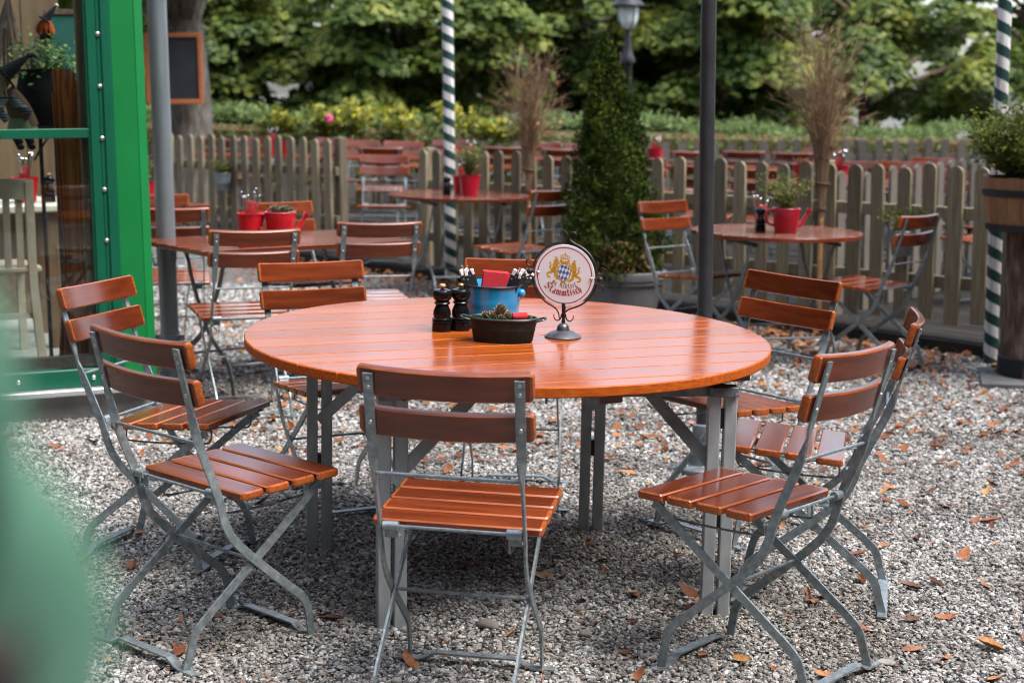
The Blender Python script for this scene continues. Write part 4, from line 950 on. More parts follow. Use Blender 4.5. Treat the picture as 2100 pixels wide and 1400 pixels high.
for (x, y, rz, L_, lab) in [(-1.35, 16.25, 8, 1.1, 'deck table in front of the two pale chairs'), (.25, 16.6, 2, 1.3, 'deck table behind the left twig bundle'), (2.0, 15.55, -4, 1.2, 'deck table right of the conifer on the deck'), (2.38, 12.85, -38, 1.3, 'deck table with two red pots behind the second twig bundle'), (3.30, 13.25, -6, 1.1, 'deck table in front of the broad red brown chair'), (-2.5, 16.2, 4, 1.5, 'long deck table with red pots behind the left fence')]:
    t = boards_top('t', L_, .66, 5, .74, R_(rz), (x, y, .08), lab, group='tables on the deck'); folding_legs(t, .72, L_ * .36, .26)

# red pots, cans and mills on the small tables
RB = bucket_mesh(.055, .072, .125, M['red_enamel'], 'pot_body', ()); DRB = bucket_mesh(.060, .080, .145, M['red_paint'], 'pot_body', ())
def herb(mx, n, h, spread, label, m_=None, leaf=.016, catg='plant', group='herb plants in pots'):
    root = empty('herb_plant', mat=mx, label=label, cat=catg, group=group); b = MB(); C = []; Nn = []
    for i in range(n):
        a = rng.uniform(0, 6.283); r = spread * math.sqrt(rng.random()); hh = h * rng.uniform(.55, 1.0)
        tip = Vector((r * math.cos(a), r * math.sin(a), hh)); pts = cat([Vector((tip.x * .12, tip.y * .12, 0)), Vector((tip.x * .45, tip.y * .45, hh * .55)), tip], 4)
        b.tube(pts, .0014, 3)
        for p in pts[2:]:
            for _ in range(4):
                C.append(p + Vector((rng.gauss(0, .014), rng.gauss(0, .014), rng.gauss(0, .010)))); Nn.append((rng.gauss(0, .6), rng.gauss(0, .6), 1))
    b.build('stems', M['stem'], root, 0)
    cards('leaves', m_ or M['herb'], np.array(C), np.array(Nn), nrng.uniform(leaf * .6, leaf * 1.5, len(C)), *OVAL, parent=root)
    return root
def pot(mx, me, label, group='red enamel pots'):
    o = empty('red_pot', mat=mx, label=label, cat='pot', group=group); link('pot_body', me, o)
    zt = max(v.co.z for v in me.vertices); rt = max(v.co.x for v in me.vertices)
    b = MB(); b.lathe([(rt * .90, zt - .016), (.002, zt - .012)], 18, cap0=False); b.build('soil', M['soil'], o); return o
def cutlery_bunch(mx, label, n=8, group='cutlery bundles in red pots'):
    o = empty('cutlery_bunch', mat=mx, label=label, cat='cutlery', group=group)
    for i in range(n):
        a = rng.uniform(0, 6.28); r = .03; b = MB(); p0 = Vector((r * .5 * math.cos(a), r * .5 * math.sin(a), .03)); p1 = Vector((r * 1.5 * math.cos(a), r * 1.5 * math.sin(a), .16 + rng.uniform(-.02, .03)))
        b.tube([p0, p0.lerp(p1, .8), p1], [.0035, .004, .006], 6); b.ball(p1, .0085, 8, 6, (1, .5, 1.4)); b.build('handle', M['steel'], o)
    b = MB(); b.bbox((0, 0, .08), (.05, .012, .10), .002, Matrix.Rotation(.2, 3, 'Y')); b.build('napkin', M['napkin'], o)
def can(mx, label, m_=None):
    o = empty('watering_can', mat=mx, label=label, cat='watering can', group='red watering can planters'); m_ = m_ or M['red_paint']
    b = MB(); b.lathe([(.062, 0), (.064, .003), (.078, .135), (.081, .138), (.078, .141), (.074, .137), (.06, .01)], 26); b.build('can_body', m_, o)
    b = MB(); b.tube(cat([(.066, 0, .035), (.092, 0, .058), (.112, 0, .092), (.122, 0, .112)], 5), [.014 - .0003 * i for i in range(16)], 10); b.lathe([(.010, -.005), (.022, .016), (.022, .02)], 14, (.124, 0, .114), Matrix.Rotation(R_(46), 3, 'Y')); b.build('spout', m_, o)
    b = MB(); b.bar(cat([(-.074, 0, .125), (-.105, 0, .13), (-.118, 0, .10), (-.105, 0, .06), (-.070, 0, .04)], 5), .022, .004, (0, 1, 0) if False else (0, 0, 1)); b.tube(cat([(-.074, 0, .125), (-.105, 0, .128), (-.118, 0, .10), (-.105, 0, .06), (-.068, 0, .04)], 5), .008, 8); b.build('handle', m_, o)
    b = MB(); b.lathe([(.073, .118), (.002, .125)], 20, cap0=False); b.build('soil', M['soil'], o); return o
T_ = Matrix.Translation; RZ = lambda a: Matrix.Rotation(R_(a), 4, 'Z')
# middle round table
mill(T_((-.497, 11.70, .741)), 'black mill beside the red pots on the middle round table', M['knob_wood'], 'black pepper mills on the small tables')
pot(T_((-.395, 11.92, .741)), RB, 'bright red pot between the black mill and the herb pot'); cutlery_bunch(T_((-.395, 11.92, .80)), 'cutlery in the bright red pot on the middle round table')
pot(T_((-.33, 11.72, .741)), DRB, 'dark red pot with a bushy herb on the middle round table'); herb(T_((-.33, 11.72, .87)), 46, .26, .15, 'pale green herb growing in the dark red pot on the middle table')
# right round table
mill(T_((1.395, 9.06, .741)), 'black mill left of the red watering can', M['knob_wood'], 'black pepper mills on the small tables')
can(T_((1.525, 8.98, .741)) @ RZ(8), 'dark red watering can planter on the right round table'); herb(T_((1.525, 8.98, .862)), 44, .22, .16, 'pale green herb growing in the red watering can'); cutlery_bunch(T_((1.42, 9.22, .75)), 'cutlery standing behind the black mill on the right table', 6)
# left rectangular table
pot(T_((-1.325, 8.04, .741)), RB, 'bright red pot of cutlery on the left table'); cutlery_bunch(T_((-1.325, 8.04, .80)), 'cutlery in the bright red pot on the left table', 9)
can(T_((-1.175, 8.03, .741)) @ RZ(14), 'red watering can planter with grey succulents on the left table', M['red_enamel'])
for i, (x, y) in enumerate([(-.03, -.02), (.02, -.03), (.035, .02), (-.02, .03)]):
    rosette(T_((-1.175 + x, 8.03 + y, .872)), .04, 22, ['grey green succulent at the left front of the left watering can', 'grey green succulent at the right front of the left watering can', 'grey green succulent at the right back of the left watering can', 'grey green succulent at the left back of the left watering can'][i], 'succulents in the left watering can', M['succ2'], .02)
pot(T_((-2.28, 9.83, .761)), DRB, 'red pot on the orange table behind the downpipe'); herb(T_((-2.28, 9.83, .89)), 30, .2, .10, 'herb in the red pot behind the downpipe')
# deck tables
pot(T_((-2.44, 16.15, .821)), DRB, 'left one of the two red pots on the deck behind the left fence'); cutlery_bunch(T_((-2.44, 16.15, .9)), 'cutlery in the left red pot behind the left fence', 7)
pot(T_((-2.30, 16.15, .821)), DRB, 'right one of the two red pots on the deck behind the left fence'); herb(T_((-2.30, 16.15, .95)), 20, .08, .06, 'low herb in the right red pot behind the left fence')
pot(T_((1.345, 15.5, .83)), DRB, 'red pot on the deck at the right edge of the conifer'); cutlery_bunch(T_((1.345, 15.5, .9)), 'cutlery in the red pot beside the conifer', 7)
pot(T_((2.27, 12.7, .821)), DRB, 'red pot left of the second twig bundle'); herb(T_((2.27, 12.7, .95)), 22, .06, .06, 'low dried plant in the red pot left of the second twig bundle', M['dead_leaf'])
pot(T_((2.54, 12.6, .821)), DRB, 'red pot right of the second twig bundle'); cutlery_bunch(T_((2.54, 12.6, .9)), 'cutlery in the red pot right of the second twig bundle', 9)
pot(T_((-.58, 14.6, .84)), DRB, 'red pot glimpsed behind the striped pole'); herb(T_((-.58, 14.6, .96)), 26, .2, .08, 'herb glimpsed behind the striped pole', M['herb'])
t = boards_top('t', 1.1, .66, 5, .74, R_(3), (-.5, 14.7, .08), 'deck table behind the striped pole', group='tables on the deck'); folding_legs(t, .72, .4, .26)
cutlery_bunch(T_((-.40, 14.55, .86)), 'cutlery and red napkin just right of the striped pole', 6)

# hanging tin pots on the fence
def tin(x, label, lab2):
    p = fpt(x, -.10); mx = T_((p.x, p.y, .55)); o = empty('tin_pot', mat=mx, label=label, cat='pot', group='tin pots hung on the fence')
    b = MB(); b.lathe([(.058, 0), (.060, .004), (.070, .06), (.072, .062), (.072, .066), (.080, .15), (.083, .153), (.080, .156), (.076, .15), (.056, .01)], 22); b.build('pot_body', M['galv'], o)
    b = MB(); b.tube(cat([(-.08, 0, .15), (-.05, .05, .21), (0, .075, .235), (.05, .05, .21), (.08, 0, .15)], 4), .0025, 5); b.build('bail', M['galv_dark'], o)
    herb(mx @ T_((0, 0, .12)), 26, .18, .17, lab2, M['herb2'], .02)
tin(2.44, 'tin pot hanging on the fence behind the right hand chair', 'straggly plant in the tin pot on the right fence')
tin(-2.62, 'tin pot hanging on the left fence', 'straggly plant in the tin pot on the left fence')

# ================================================================== inside the glasshouse
B0 = bl.matrix_world.copy()
def inb(x, y, z, rz=0.0): return B0 @ T_((x, y, z)) @ Matrix.Rotation(rz, 4, 'Z')
# tall twig broom
br = empty('twig_broom', mat=inb(-.305, .20, .165), label='tall orange twig broom standing upside down inside the window', cat='broom')
b = MB()
for i in range(150):
    a = rng.uniform(0, 6.283); r = math.sqrt(rng.random()); c_, s_ = math.cos(a), math.sin(a)
    r0, r1, r2, r3 = .105 * r, .048 * r, .056 * r, .062 * r
    b.tube([(r0 * c_, r0 * s_ * .6, 0), (r1 * c_, r1 * s_, .54), (r2 * c_, r2 * s_, .95), (r3 * c_ + rng.gauss(0, .008), r3 * s_, 1.22 + rng.uniform(-.12, .2))], .0034, 3)
b.build('bristles', M['broom'], br, 0)
b = MB(); b.tube([(.051 * math.cos(a), .051 * math.sin(a), .54) for a in [math.pi * 2 * k / 16 for k in range(16)]], .008, 6, closed=True); b.build('binding', M['bind'], br)
# cauldron on a black stand
cd = empty('cauldron', mat=inb(-.365, .56, .165), label='black cauldron on a tall iron stand inside the window', cat='cauldron')
b = MB(); b.lathe([(.05, 1.13), (.10, 1.15), (.128, 1.22), (.13, 1.32), (.115, 1.39), (.122, 1.41), (.112, 1.41), (.10, 1.37), (.08, 1.34)], 28); b.build('pot_body', M['cloth_black'], cd)
for x in (-.036, .034):
    b = MB(); b.bbox((x, -.04, .56), (.018, .018, 1.12), .002); b.build('stand_leg', M['dark_iron'], cd)
b = MB(); b.tube([(.135 * math.cos(a), .135 * math.sin(a), 1.13) for a in [math.pi * 2 * k / 24 for k in range(24)]], .006, 6, closed=True); b.build('stand_ring', M['dark_iron'], cd)
iv = empty('leafy_plant', mat=inb(-.365, .54, 1.50), label='green leafy plant growing out of the black cauldron', cat='plant')
C = nrng.normal(0, 1, (800, 3)) * np.array([.075, .06, .05]) + np.array([0, 0, .11]); cards('leaves', M['ivy'], C, np.stack([nrng.normal(0, .7, 800), -np.ones(800) * .5 + nrng.normal(0, .5, 800), np.ones(800)], 1), nrng.uniform(.018, .036, 800), *OVAL, parent=iv)
b = MB()
for i in range(14): a = rng.uniform(0, 6.28); b.tube([(0, 0, -.1), (.05 * math.cos(a), .05 * math.sin(a), .05), (.08 * math.cos(a), .06 * math.sin(a), .13)], .002, 3)
b.build('stems', M['stem'], iv, 0)
# besom stuck in the cauldron
bs = empty('small_besom', mat=inb(-.25, .50, 1.45) @ Matrix.Rotation(R_(32), 4, 'Y'), label='grey twig besom stuck slantwise in the cauldron', cat='broom'); b = MB()
for i in range(60): a = rng.uniform(0, 6.28); r = rng.random() ** .5; b.tube([(.006 * math.cos(a) * r, .006 * math.sin(a) * r, 0), (.02 * math.cos(a) * r, .02 * math.sin(a) * r, .1), (.045 * math.cos(a) * r, .04 * math.sin(a) * r, .2 + rng.uniform(-.03, .03))], .0022, 3)
b.build('bristles', M['twig_grey'], bs, 0); b = MB(); b.cyl((0, 0, -.35), (0, 0, .02), .006, 6); b.build('stick', M['bark_brown'], bs)
b = MB(); b.tube(cat([(0, 0, 0), (-.02, 0, .09), (-.045, 0, .17)], 4), .004, 5); b.tube([(-.03, 0, .12), (-.06, 0, .125)], .003, 5); o = b.build('forked_twig', M['frame_wood']); o.matrix_world = inb(-.29, .42, 1.27); tag(o, 'thin forked twig leaning on the black cauldron', 'twig')
# big doll witch leaning forward, seated
wd = empty('witch_doll', mat=inb(-.545, .42, 1.305) @ Matrix.Scale(.72, 4), label='large witch doll with a bent black hat and green face leaning left', cat='doll')
b = MB(); b.tube(cat([(.10, 0, .0), (.07, 0, .10), (.03, -.02, .19), (.0, -.02, .25)], 4), [.085, .085, .083, .08, .078, .075, .07, .066, .06, .055, .05, .045, .04], 12); b.build('body', M['cloth_brown'], wd)
b = MB(); b.tube(cat([(.02, -.05, .20), (.06, -.09, .14), (.13, -.10, .09)], 4), .028, 9); b.tube(cat([(-.02, -.05, .2), (-.06, -.10, .12), (-.02, -.12, .05)], 4), .026, 9); b.build('sleeves', M['cloth_grey'], wd)
b = MB(); b.lathe([(.10, -.03), (.095, 0), (.08, .06), (.06, .08)], 16, (.08, 0, .0)); b.build('skirt', M['cloth_green'], wd)
b = MB(); b.tube(cat([(.06, -.03, -.03), (.03, -.12, -.05), (.05, -.13, -.10)], 4), .026, 8); b.tube(cat([(.11, -.03, -.03), (.10, -.12, -.05), (.12, -.13, -.10)], 4), .026, 8); b.build('legs', M['cloth_black'], wd)
b = MB(); b.ball((.05, -.15, -.115), .025, 10, 7, (1, 1.7, .8)); b.ball((.12, -.15, -.115), .025, 10, 7, (1, 1.7, .8)); b.build('shoes', M['cloth_black'], wd)
b = MB(); b.ball((-.035, -.03, .30), .052, 16, 12, (1, 1, 1.12)); b.tube(cat([(-.07, -.06, .30), (-.10, -.075, .288), (-.105, -.08, .275)], 3), [.014, .013, .012, .010, .008, .006, .004], 8); b.ball((-.055, -.06, .262), .018, 8, 6); b.build('head', M['skin'], wd)
b = MB(); b.ball((-.062, -.074, .315), .006, 6, 5); b.ball((-.038, -.080, .315), .006, 6, 5); b.build('eyes', M['black_print'], wd)
b = MB(); hm = Matrix.Rotation(R_(52), 3, 'Y'); b.lathe([(.105, 0), (.105, .006), (.052, .012), (.045, .05), (.03, .12), (.018, .17), (.004, .2)], 18, (-.02, -.02, .335), hm); b.tube(cat([(.13, -.02, .455), (.17, -.02, .46), (.20, -.03, .43)], 3), [.02, .018, .016, .013, .01, .007, .003], 8); b.build('hat', M['cloth_black'], wd)
b = MB()
for i in range(70): a = rng.uniform(1.0, 5.0); b.tube([(-.035 + .05 * math.cos(a), -.03 + .05 * math.sin(a), .33), (-.035 + .065 * math.cos(a), -.03 + .06 * math.sin(a), .27), (-.035 + .07 * math.cos(a) + rng.gauss(0, .01), -.03 + .06 * math.sin(a), .20)], .003, 3)
b.build('hair', M['hair_straw'], wd, 0)
# small witch on top of the plant
sw = empty('small_witch_doll', mat=inb(-.355, .50, 1.735) @ Matrix.Scale(.85, 4), label='small witch doll with orange hair and black pompom hat on the plant', cat='doll')
b = MB(); b.lathe([(.035, -.03), (.03, .0), (.015, .035)], 12); b.build('dress', M['cloth_black'], sw)
b = MB(); b.ball((0, 0, .055), .026, 12, 9); b.ball((-.018, -.022, .052), .006, 6, 5); b.build('head', M['hair_straw'], sw)
b = MB()
for i in range(80): a = rng.uniform(0, 6.283); b.tube([(.02 * math.cos(a), .02 * math.sin(a), .075), (.036 * math.cos(a), .034 * math.sin(a), .055), (.042 * math.cos(a) + rng.gauss(0, .006), .038 * math.sin(a), .015 + rng.uniform(-.02, .02))], .0026, 3)
b.build('hair', M['hair_orange'], sw, 0)
b = MB(); hm = Matrix.Rotation(R_(38), 3, 'Y'); b.lathe([(.042, 0), (.04, .004), (.024, .008), (.016, .05), (.006, .10)], 14, (0, 0, .072), hm); b.build('hat', M['cloth_black'], sw)
b = MB(); b.ball((.064, 0, .155), .011, 8, 6); b.build('pompom', M['white_fluff'], sw)
# cream chair and table behind the glass
ch = empty('wooden_chair', mat=inb(-.60, .80, .16, R_(8)), label='cream painted slat back wooden chair inside the window', cat='chair')
b = MB()
def cpart(nm, pts, w, t=.03, side=(0, 1, 0)): q = MB(); q.bar(cat(pts, 4), w, t, side); q.build(nm, M['cream_paint'], ch)
cpart('back_post', [(.19, .02, 0), (.165, -.01, .25), (.155, -.02, .45), (.15, -.05, .88)], .04); cpart('back_post', [(-.21, .02, 0), (-.185, -.01, .25), (-.165, -.02, .45), (-.17, -.05, .88)], .04)
cpart('top_rail', [(-.19, -.05, .84), (0, -.035, .85), (.17, -.05, .84)], .10, .022)
for x in (-.10, -.03, .04, .10): cpart('spindle', [(x, -.02, .46), (x, -.04, .82)], .032, .014)
b = MB(); b.bbox((0, .17, .45), (.40, .40, .035), .01); b.build('seat', M['cream_paint'], ch)
for x in (-.18, .17): cpart('front_leg', [(x, .34, .0), (x, .33, .44)], .036)
cpart('stretcher', [(-.19, 0, .22), (.17, 0, .22)], .028, .02)
tw_ = empty('wooden_table', mat=inb(-.75, 1.45, .16), label='cream topped wooden table inside the window', cat='table')
b = MB(); b.bbox((0, 0, .725), (1.1, .7, .04), .008); b.build('top', M['white_top'], tw_)
for x in (-.48, .44):
    for y in (-.28, .28): b = MB(); b.bbox((x, y, .35), (.06, .06, .70), .004); b.build('leg', M['panel_wood'], tw_)
o_ = pot(inb(-.42, 1.30, .906), RB, 'red pot of cutlery on the table inside the window'); cutlery_bunch(inb(-.42, 1.30, .965), 'cutlery in the red pot inside the window', 7)
o_ = mill(inb(-.30, 1.28, .906), 'dark mill on the table inside the window', M['knob_wood'], 'black pepper mills on the small tables')
gb = empty('green_chalkboard', mat=inb(-.02, 2.57, 1.73), label='green chalkboard on the back wall inside the window', cat='board')
b = MB(); b.bbox((0, 0, 0), (.24, .012, .40), .002); b.build('panel', M['chalk_green'], gb)
b = MB(); b.bbox((0, -.006, .205), (.28, .02, .03), .002); b.bbox((0, -.006, -.205), (.28, .02, .03), .002); b.bbox((-.13, -.006, 0), (.03, .02, .38), .002); b.bbox((.13, -.006, 0), (.03, .02, .38), .002); b.build('frame', M['bark_brown'], gb)
ow = empty('dried_bunch', mat=inb(-.47, 1.2, 1.62), label='bunch of grey dried twigs hanging inside the window', cat='twigs'); b = MB()
for i in range(90): a = rng.uniform(0, 6.28); r = rng.random(); b.tube([(.01 * r, 0, .35), (.05 * r * math.cos(a), .04 * r * math.sin(a), .18), (.085 * r * math.cos(a), .06 * r * math.sin(a), .0 + rng.uniform(-.05, .05))], .0022, 3)
b.build('twigs', M['twig_grey'], ow, 0)

# ================================================================== vegetation
# conifer in its grey pot
po = empty('plant_pot', (.70, 10.35, 0), 0, 'large grey plastic pot holding the conifer', 'pot')
b = MB(); b.lathe([(.215, 0), (.22, .01), (.27, .285), (.285, .29), (.288, .305), (.288, .315), (.296, .318), (.30, .335), (.30, .365), (.285, .372), (.27, .36), (.26, .30)], 36); b.build('pot_body', M['pot_grey'], po)
b = MB(); b.lathe([(.272, .33), (.002, .345)], 24, cap0=False); b.build('soil', M['soil'], po)
cf = empty('conifer', (.655, 10.35, .34), 0, 'conical dark green conifer in the grey pot', 'tree')
b = MB(); b.lathe([(.035, -.02), (.02, .6), (.004, 1.42)], 8); b.build('trunk', M['bark_brown'], cf)
n = 34000; t = nrng.random(n) ** 1.25; a = nrng.uniform(0, 6.283, n)
lump = 1 + .13 * np.sin(a * 3 + t * 11) + .12 * np.sin(a * 7 - t * 27 + 1) + .10 * np.sin(t * 55 + a * 4) + .07 * np.sin(a * 13 + t * 70)
rad = np.interp(t, [0, .05, .18, .35, .6, .8, .93, 1], [.23, .28, .31, .27, .195, .120, .05, .010]) * lump * (nrng.random(n) ** .24) + np.where(nrng.random(n) < .06, nrng.uniform(0, .05, n), 0)
z = t * 1.53 - .03 + nrng.normal(0, .014, n)
C = np.stack([rad * np.cos(a) - .10 * t ** 1.5, rad * np.sin(a), z], 1)
Nn = np.stack([np.cos(a) * .4 + nrng.normal(0, .7, n), np.sin(a) * .4 + nrng.normal(0, .7, n), nrng.normal(.0, .35, n)], 1)
FAN = ([(0, -.5), (.10, -.1), (.30, .18), (.12, .20), (.08, .5), (0, .3), (-.10, .52), (-.14, .2), (-.28, .14), (-.10, -.1)], [(0, 1, 5, 9), (1, 2, 3, 5), (5, 3, 4), (9, 5, 7, 8), (5, 6, 7)])
cards('foliage', M['thuja'], C, Nn, nrng.uniform(.016, .042, n), *FAN, parent=cf)
nb = 500; a = nrng.uniform(3.6, 5.6, nb); zz = nrng.uniform(0, .24, nb); cards('browned_foliage', M['thuja_brown'], np.stack([.30 * np.cos(a), .30 * np.sin(a), zz], 1), nrng.normal(0, 1, (nb, 3)), nrng.uniform(.02, .045, nb), *FAN, parent=cf)

# twig bundles on bamboo canes
def bundle(x, y, label, h_tie, h_top, spread, n, seed):
    r = random.Random(seed); root = empty('twig_bundle', (x, y, .0), 0, label, 'twigs', 'twig bundles on bamboo canes', lean=True)
    b = MB(); b.tube([(0, 0, 0), (0, 0, h_tie + .25)], .016, 9)
    for k in range(1, 5): b.lathe([(.016, -.006), (.019, 0), (.016, .006)], 9, (0, 0, k * .24))
    b.build('cane', M['bamboo'], root)
    b = MB(); tips = []
    H_ = h_top - h_tie
    for i in range(n):
        a = r.uniform(0, 6.283); q = r.random() ** .7; c_, s_ = math.cos(a), math.sin(a); hh = H_ * (.42 + .58 * r.random() ** 1.1)
        wob = lambda k: Vector((r.gauss(0, k), r.gauss(0, k), 0))
        p = [Vector((.018 * c_ * r.random(), .018 * s_, h_tie - r.uniform(.0, .12))), Vector((.035 * q * c_, .035 * q * s_, h_tie + .08)), Vector((.050 * q * c_, .050 * q * s_, h_tie + H_ * .19)), Vector((spread * .24 * q * c_, spread * .24 * q * s_, h_tie + H_ * .19 + (hh - H_ * .19) * .45)) + wob(.018), Vector((spread * .55 * q * c_, spread * .55 * q * s_, h_tie + H_ * .19 + (hh - H_ * .19) * .75)) + wob(.03), Vector((spread * q * c_, spread * q * s_, h_tie + hh * r.uniform(.9, 1.0))) + wob(.05)]
        if hh < H_ * .3: continue
        pts = cat(p, 3); b.tube(pts, [.0026 - .0019 * k / (len(pts) - 1) for k in range(len(pts))], 3, caps=False)
        for _ in range(5):
            k = r.randrange(len(pts) // 2 - 1, len(pts) - 1); s0 = pts[k]; d = (pts[k + 1] - pts[k]).normalized()
            e = s0 + (d + Vector((r.gauss(0, .55), r.gauss(0, .55), r.uniform(-.3, .3)))).normalized() * r.uniform(.03, .16)
            b.tube([s0, (s0 + e) / 2 + Vector((r.gauss(0, .012), 0, .01)), e], [.0012, .0009, .0005], 3, caps=False); tips.append(e)
    b.build('twigs', M['twig'], root, 0)
    b = MB()
    for zz in (h_tie - .06, h_tie + .10, h_tie + .26):
        b.tube([((.045 if zz > h_tie else .03) * math.cos(a), (.045 if zz > h_tie else .03) * math.sin(a), zz + .004 * math.sin(a * 2)) for a in [math.pi * 2 * k / 14 for k in range(14)]], .006, 5, closed=True)
    b.build('tie', M['bind'], root)
    idx = [r.randrange(len(tips)) for _ in range(26)]; C = np.array([tips[i] * .9 + Vector((0, 0, .05)) for i in idx])
    cards('caught_leaf', M['dead_leaf'], C, nrng.normal(0, 1, (26, 3)), nrng.uniform(.03, .065, 26), *OVAL, parent=root, droop=.3)
bundle(.125, 12.03, 'dry twig bundle on a cane left of the conifer', .82, 1.92, .33, 230, 3)
bundle(1.965, 10.16, 'dry twig bundle on a cane behind the watering can table', .86, 2.10, .40, 250, 5)

# barrel planter on a tree stump
st = empty('tree_stump', (2.86, 8.62, 0), 0, 'upright bark covered log carrying the barrel planter', 'stump', lean=True)
b = MB(); b.lathe([(.19, -.01), (.188, .10), (.183, .12), (.178, .4), (.18, .80)], 26)
for i, v in enumerate(b.v):
    a = math.atan2(v[1], v[0]); k = 1 + .05 * math.sin(a * 5 + v[2] * 3) + .03 * math.sin(a * 11 - v[2] * 9); b.v[i] = (v[0] * k, v[1] * k, v[2])
b.build('log', M['bark_brown'], st); b = MB(); b.lathe([(.20, -.005), (.20, .125), (.19, .13)], 24); b.build('tarred_foot', M['hoop'], st)
fl = MB(); fl.prism([(2.48, 8.30), (3.4, 8.22), (3.5, 8.9), (2.62, 8.86)], -.004, .022); tag(fl.build('paving_slab', M['flag']), kind='structure')
ba = empty('barrel_planter', (2.86, 8.62, .815), 0, 'half barrel planter with black hoops at the right edge', 'planter', lean=True)
def br_r(z): return .300 + .035 * math.sin(min(1, max(0, z / .30)) * 1.4)
sb = MB(); ns = 26; wv = 2 * math.pi / ns
zs = [0, .10, .20, .285]
for sgn in (0,):
    for z_ in zs:
        r_ = br_r(z_)
        for rr2, aa in ((r_, -wv * .485), (r_, wv * .485), (r_ - .02, wv * .485), (r_ - .02, -wv * .485)): sb.v.append((rr2 * math.cos(aa), rr2 * math.sin(aa), z_))
    for i in range(3):
        for k in range(4): sb.f.append((i * 4 + k, i * 4 + (k + 1) % 4, i * 4 + 4 + (k + 1) % 4, i * 4 + 4 + k)); sb.m.append(0)
    sb.f += [(3, 2, 1, 0), (12, 13, 14, 15)]; sb.m += [0, 0]
sbm = sb.mesh('stave', M['barrel'], 30)
for k in range(ns): inst('stave', sbm, ba, (0, 0, 0), (0, 0, k * wv), (1, 1, 1 + rng.uniform(-.01, .015)))
for z_ in (.02, .205):
    b = MB(); b.lathe([(br_r(z_) + .001, z_ - .019), (br_r(z_) + .005, z_ - .018), (br_r(z_ + .03) + .005, z_ + .018), (br_r(z_ + .03) + .001, z_ + .019)], 40, cap0=False, cap1=False); b.build('hoop', M['hoop'], ba)
b = MB(); b.lathe([(.285, .01), (.28, .012)], 26); b.lathe([(.31, .255), (.002, .265)], 26, cap0=False); b.build('soil', M['soil'], ba)
def shrub(mx, n, rx, h, label, m_, leaf, tmpl, name='bushy_plant', group=None, per=9, flowers=None):
    root = empty(name, mat=mx, label=label, cat='plant', group=group); b = MB(); C = []
    for i in range(n):
        a = rng.uniform(0, 6.283); r = rx * math.sqrt(rng.random()); hh = h * rng.uniform(.5, 1.0) * (1 - .35 * (r / rx) ** 2)
        tip = Vector((r * math.cos(a), r * math.sin(a), hh)); pts = cat([Vector((tip.x * .4, tip.y * .4, 0)), Vector((tip.x * .7, tip.y * .7, hh * .5)), tip + Vector((0, 0, 0))], 5); b.tube(pts, .0022, 3, caps=False)
        for p in pts[3:]:
            for _ in range(per): C.append(p + Vector((rng.gauss(0, .03), rng.gauss(0, .03), rng.gauss(0, .025))))
    b.build('stems', M['stem'], root, 0); C = np.array(C); k = len(C)
    cards('leaves', m_, C, np.stack([nrng.normal(0, .7, k), nrng.normal(-.2, .7, k), np.ones(k)], 1), nrng.uniform(leaf * .6, leaf * 1.5, k), *tmpl, parent=root, fold=.2)
    return root
shrub(T_((2.84, 8.60, 1.07)), 170, .43, .48, 'bushy green plant spilling out of the barrel planter', M['herb2'], .026, OVAL)
b = MB()
for k in range(6): b.ball((.006 * math.cos(k), .006 * math.sin(k), 0), .008, 6, 5)
o = b.build('marigold', M['dead_leaf']); o.matrix_world = T_((2.50, 8.42, 1.16)); tag(o, 'single orange blossom at the left of the barrel planter', 'flower')

# big tree at the left with the chalkboard
def limb_tree(x, y, label, h, r, mtl=None, group=None, name='tree', clumps=34, per=330, crown=(2.6, 1.9, 2.6), cz=3.3, leaf=.15, lm=None, seed=1, lowcut=.75, tm=MAPLE):
    rr = random.Random(seed); nr = np.random.default_rng(seed)
    root = empty(name, (x, y, 0), 0, label, 'tree', group, lean=True)
    b = MB(); b.tube(cat([(0, 0, -.1), (.02, 0, h * .3), (rr.uniform(-.15, .15), 0, h * .65), (0, 0, h)], 5), [r * (1.25 if i == 0 else 1 - .55 * i / 15) for i in range(16)], 14)
    for i in range(9):
        a = rr.uniform(0, 6.283); z0 = h * rr.uniform(.35, .9); L_ = crown[0] * rr.uniform(.6, .95)
        b.tube(cat([(0, 0, z0), (L_ * .4 * math.cos(a), L_ * .4 * math.sin(a), z0 + .5), (L_ * math.cos(a), L_ * math.sin(a), z0 + .8 + rr.uniform(-.5, .5))], 4), [r * .35 * (1 - k / 10) for k in range(9)], 6)
    b.build('trunk', mtl or M['bark'], root)
    C = []; Nn = []
    for i in range(clumps):
        while True:
            d = nr.normal(0, 1, 3); d /= np.linalg.norm(d); q = d * (nr.random() ** .35)
            c = q * np.array(crown) + np.array([0, 0, cz])
            if c[2] > lowcut: break
        R0 = nr.uniform(.35, .75); k = int(per * (R0 / .55) ** 2)
        p = nr.normal(0, 1, (k, 3)); p /= np.linalg.norm(p, axis=1)[:, None]; p *= (nr.random(k) ** .4)[:, None] * np.array([R0, R0, R0 * .38]); rad = np.hypot(p[:, 0], p[:, 1]); p[:, 2] -= .45 * rad ** 2 / R0
        C.append(p + c); out = p / R0; Nn.append(np.stack([out[:, 0] * .7 + nr.normal(0, .35, k), out[:, 1] * .7 - .25 + nr.normal(0, .35, k), .85 + nr.normal(0, .3, k)], 1))
    C = np.concatenate(C); Nn = np.concatenate(Nn); keep = C[:, 2] > .55; C = C[keep]; Nn = Nn[keep]
    cards('crown', lm or M['maple'], C, Nn, nr.uniform(leaf * .6, leaf * 1.25, len(C)), *tm, parent=root, fold=-.12, droop=.12)
    return root
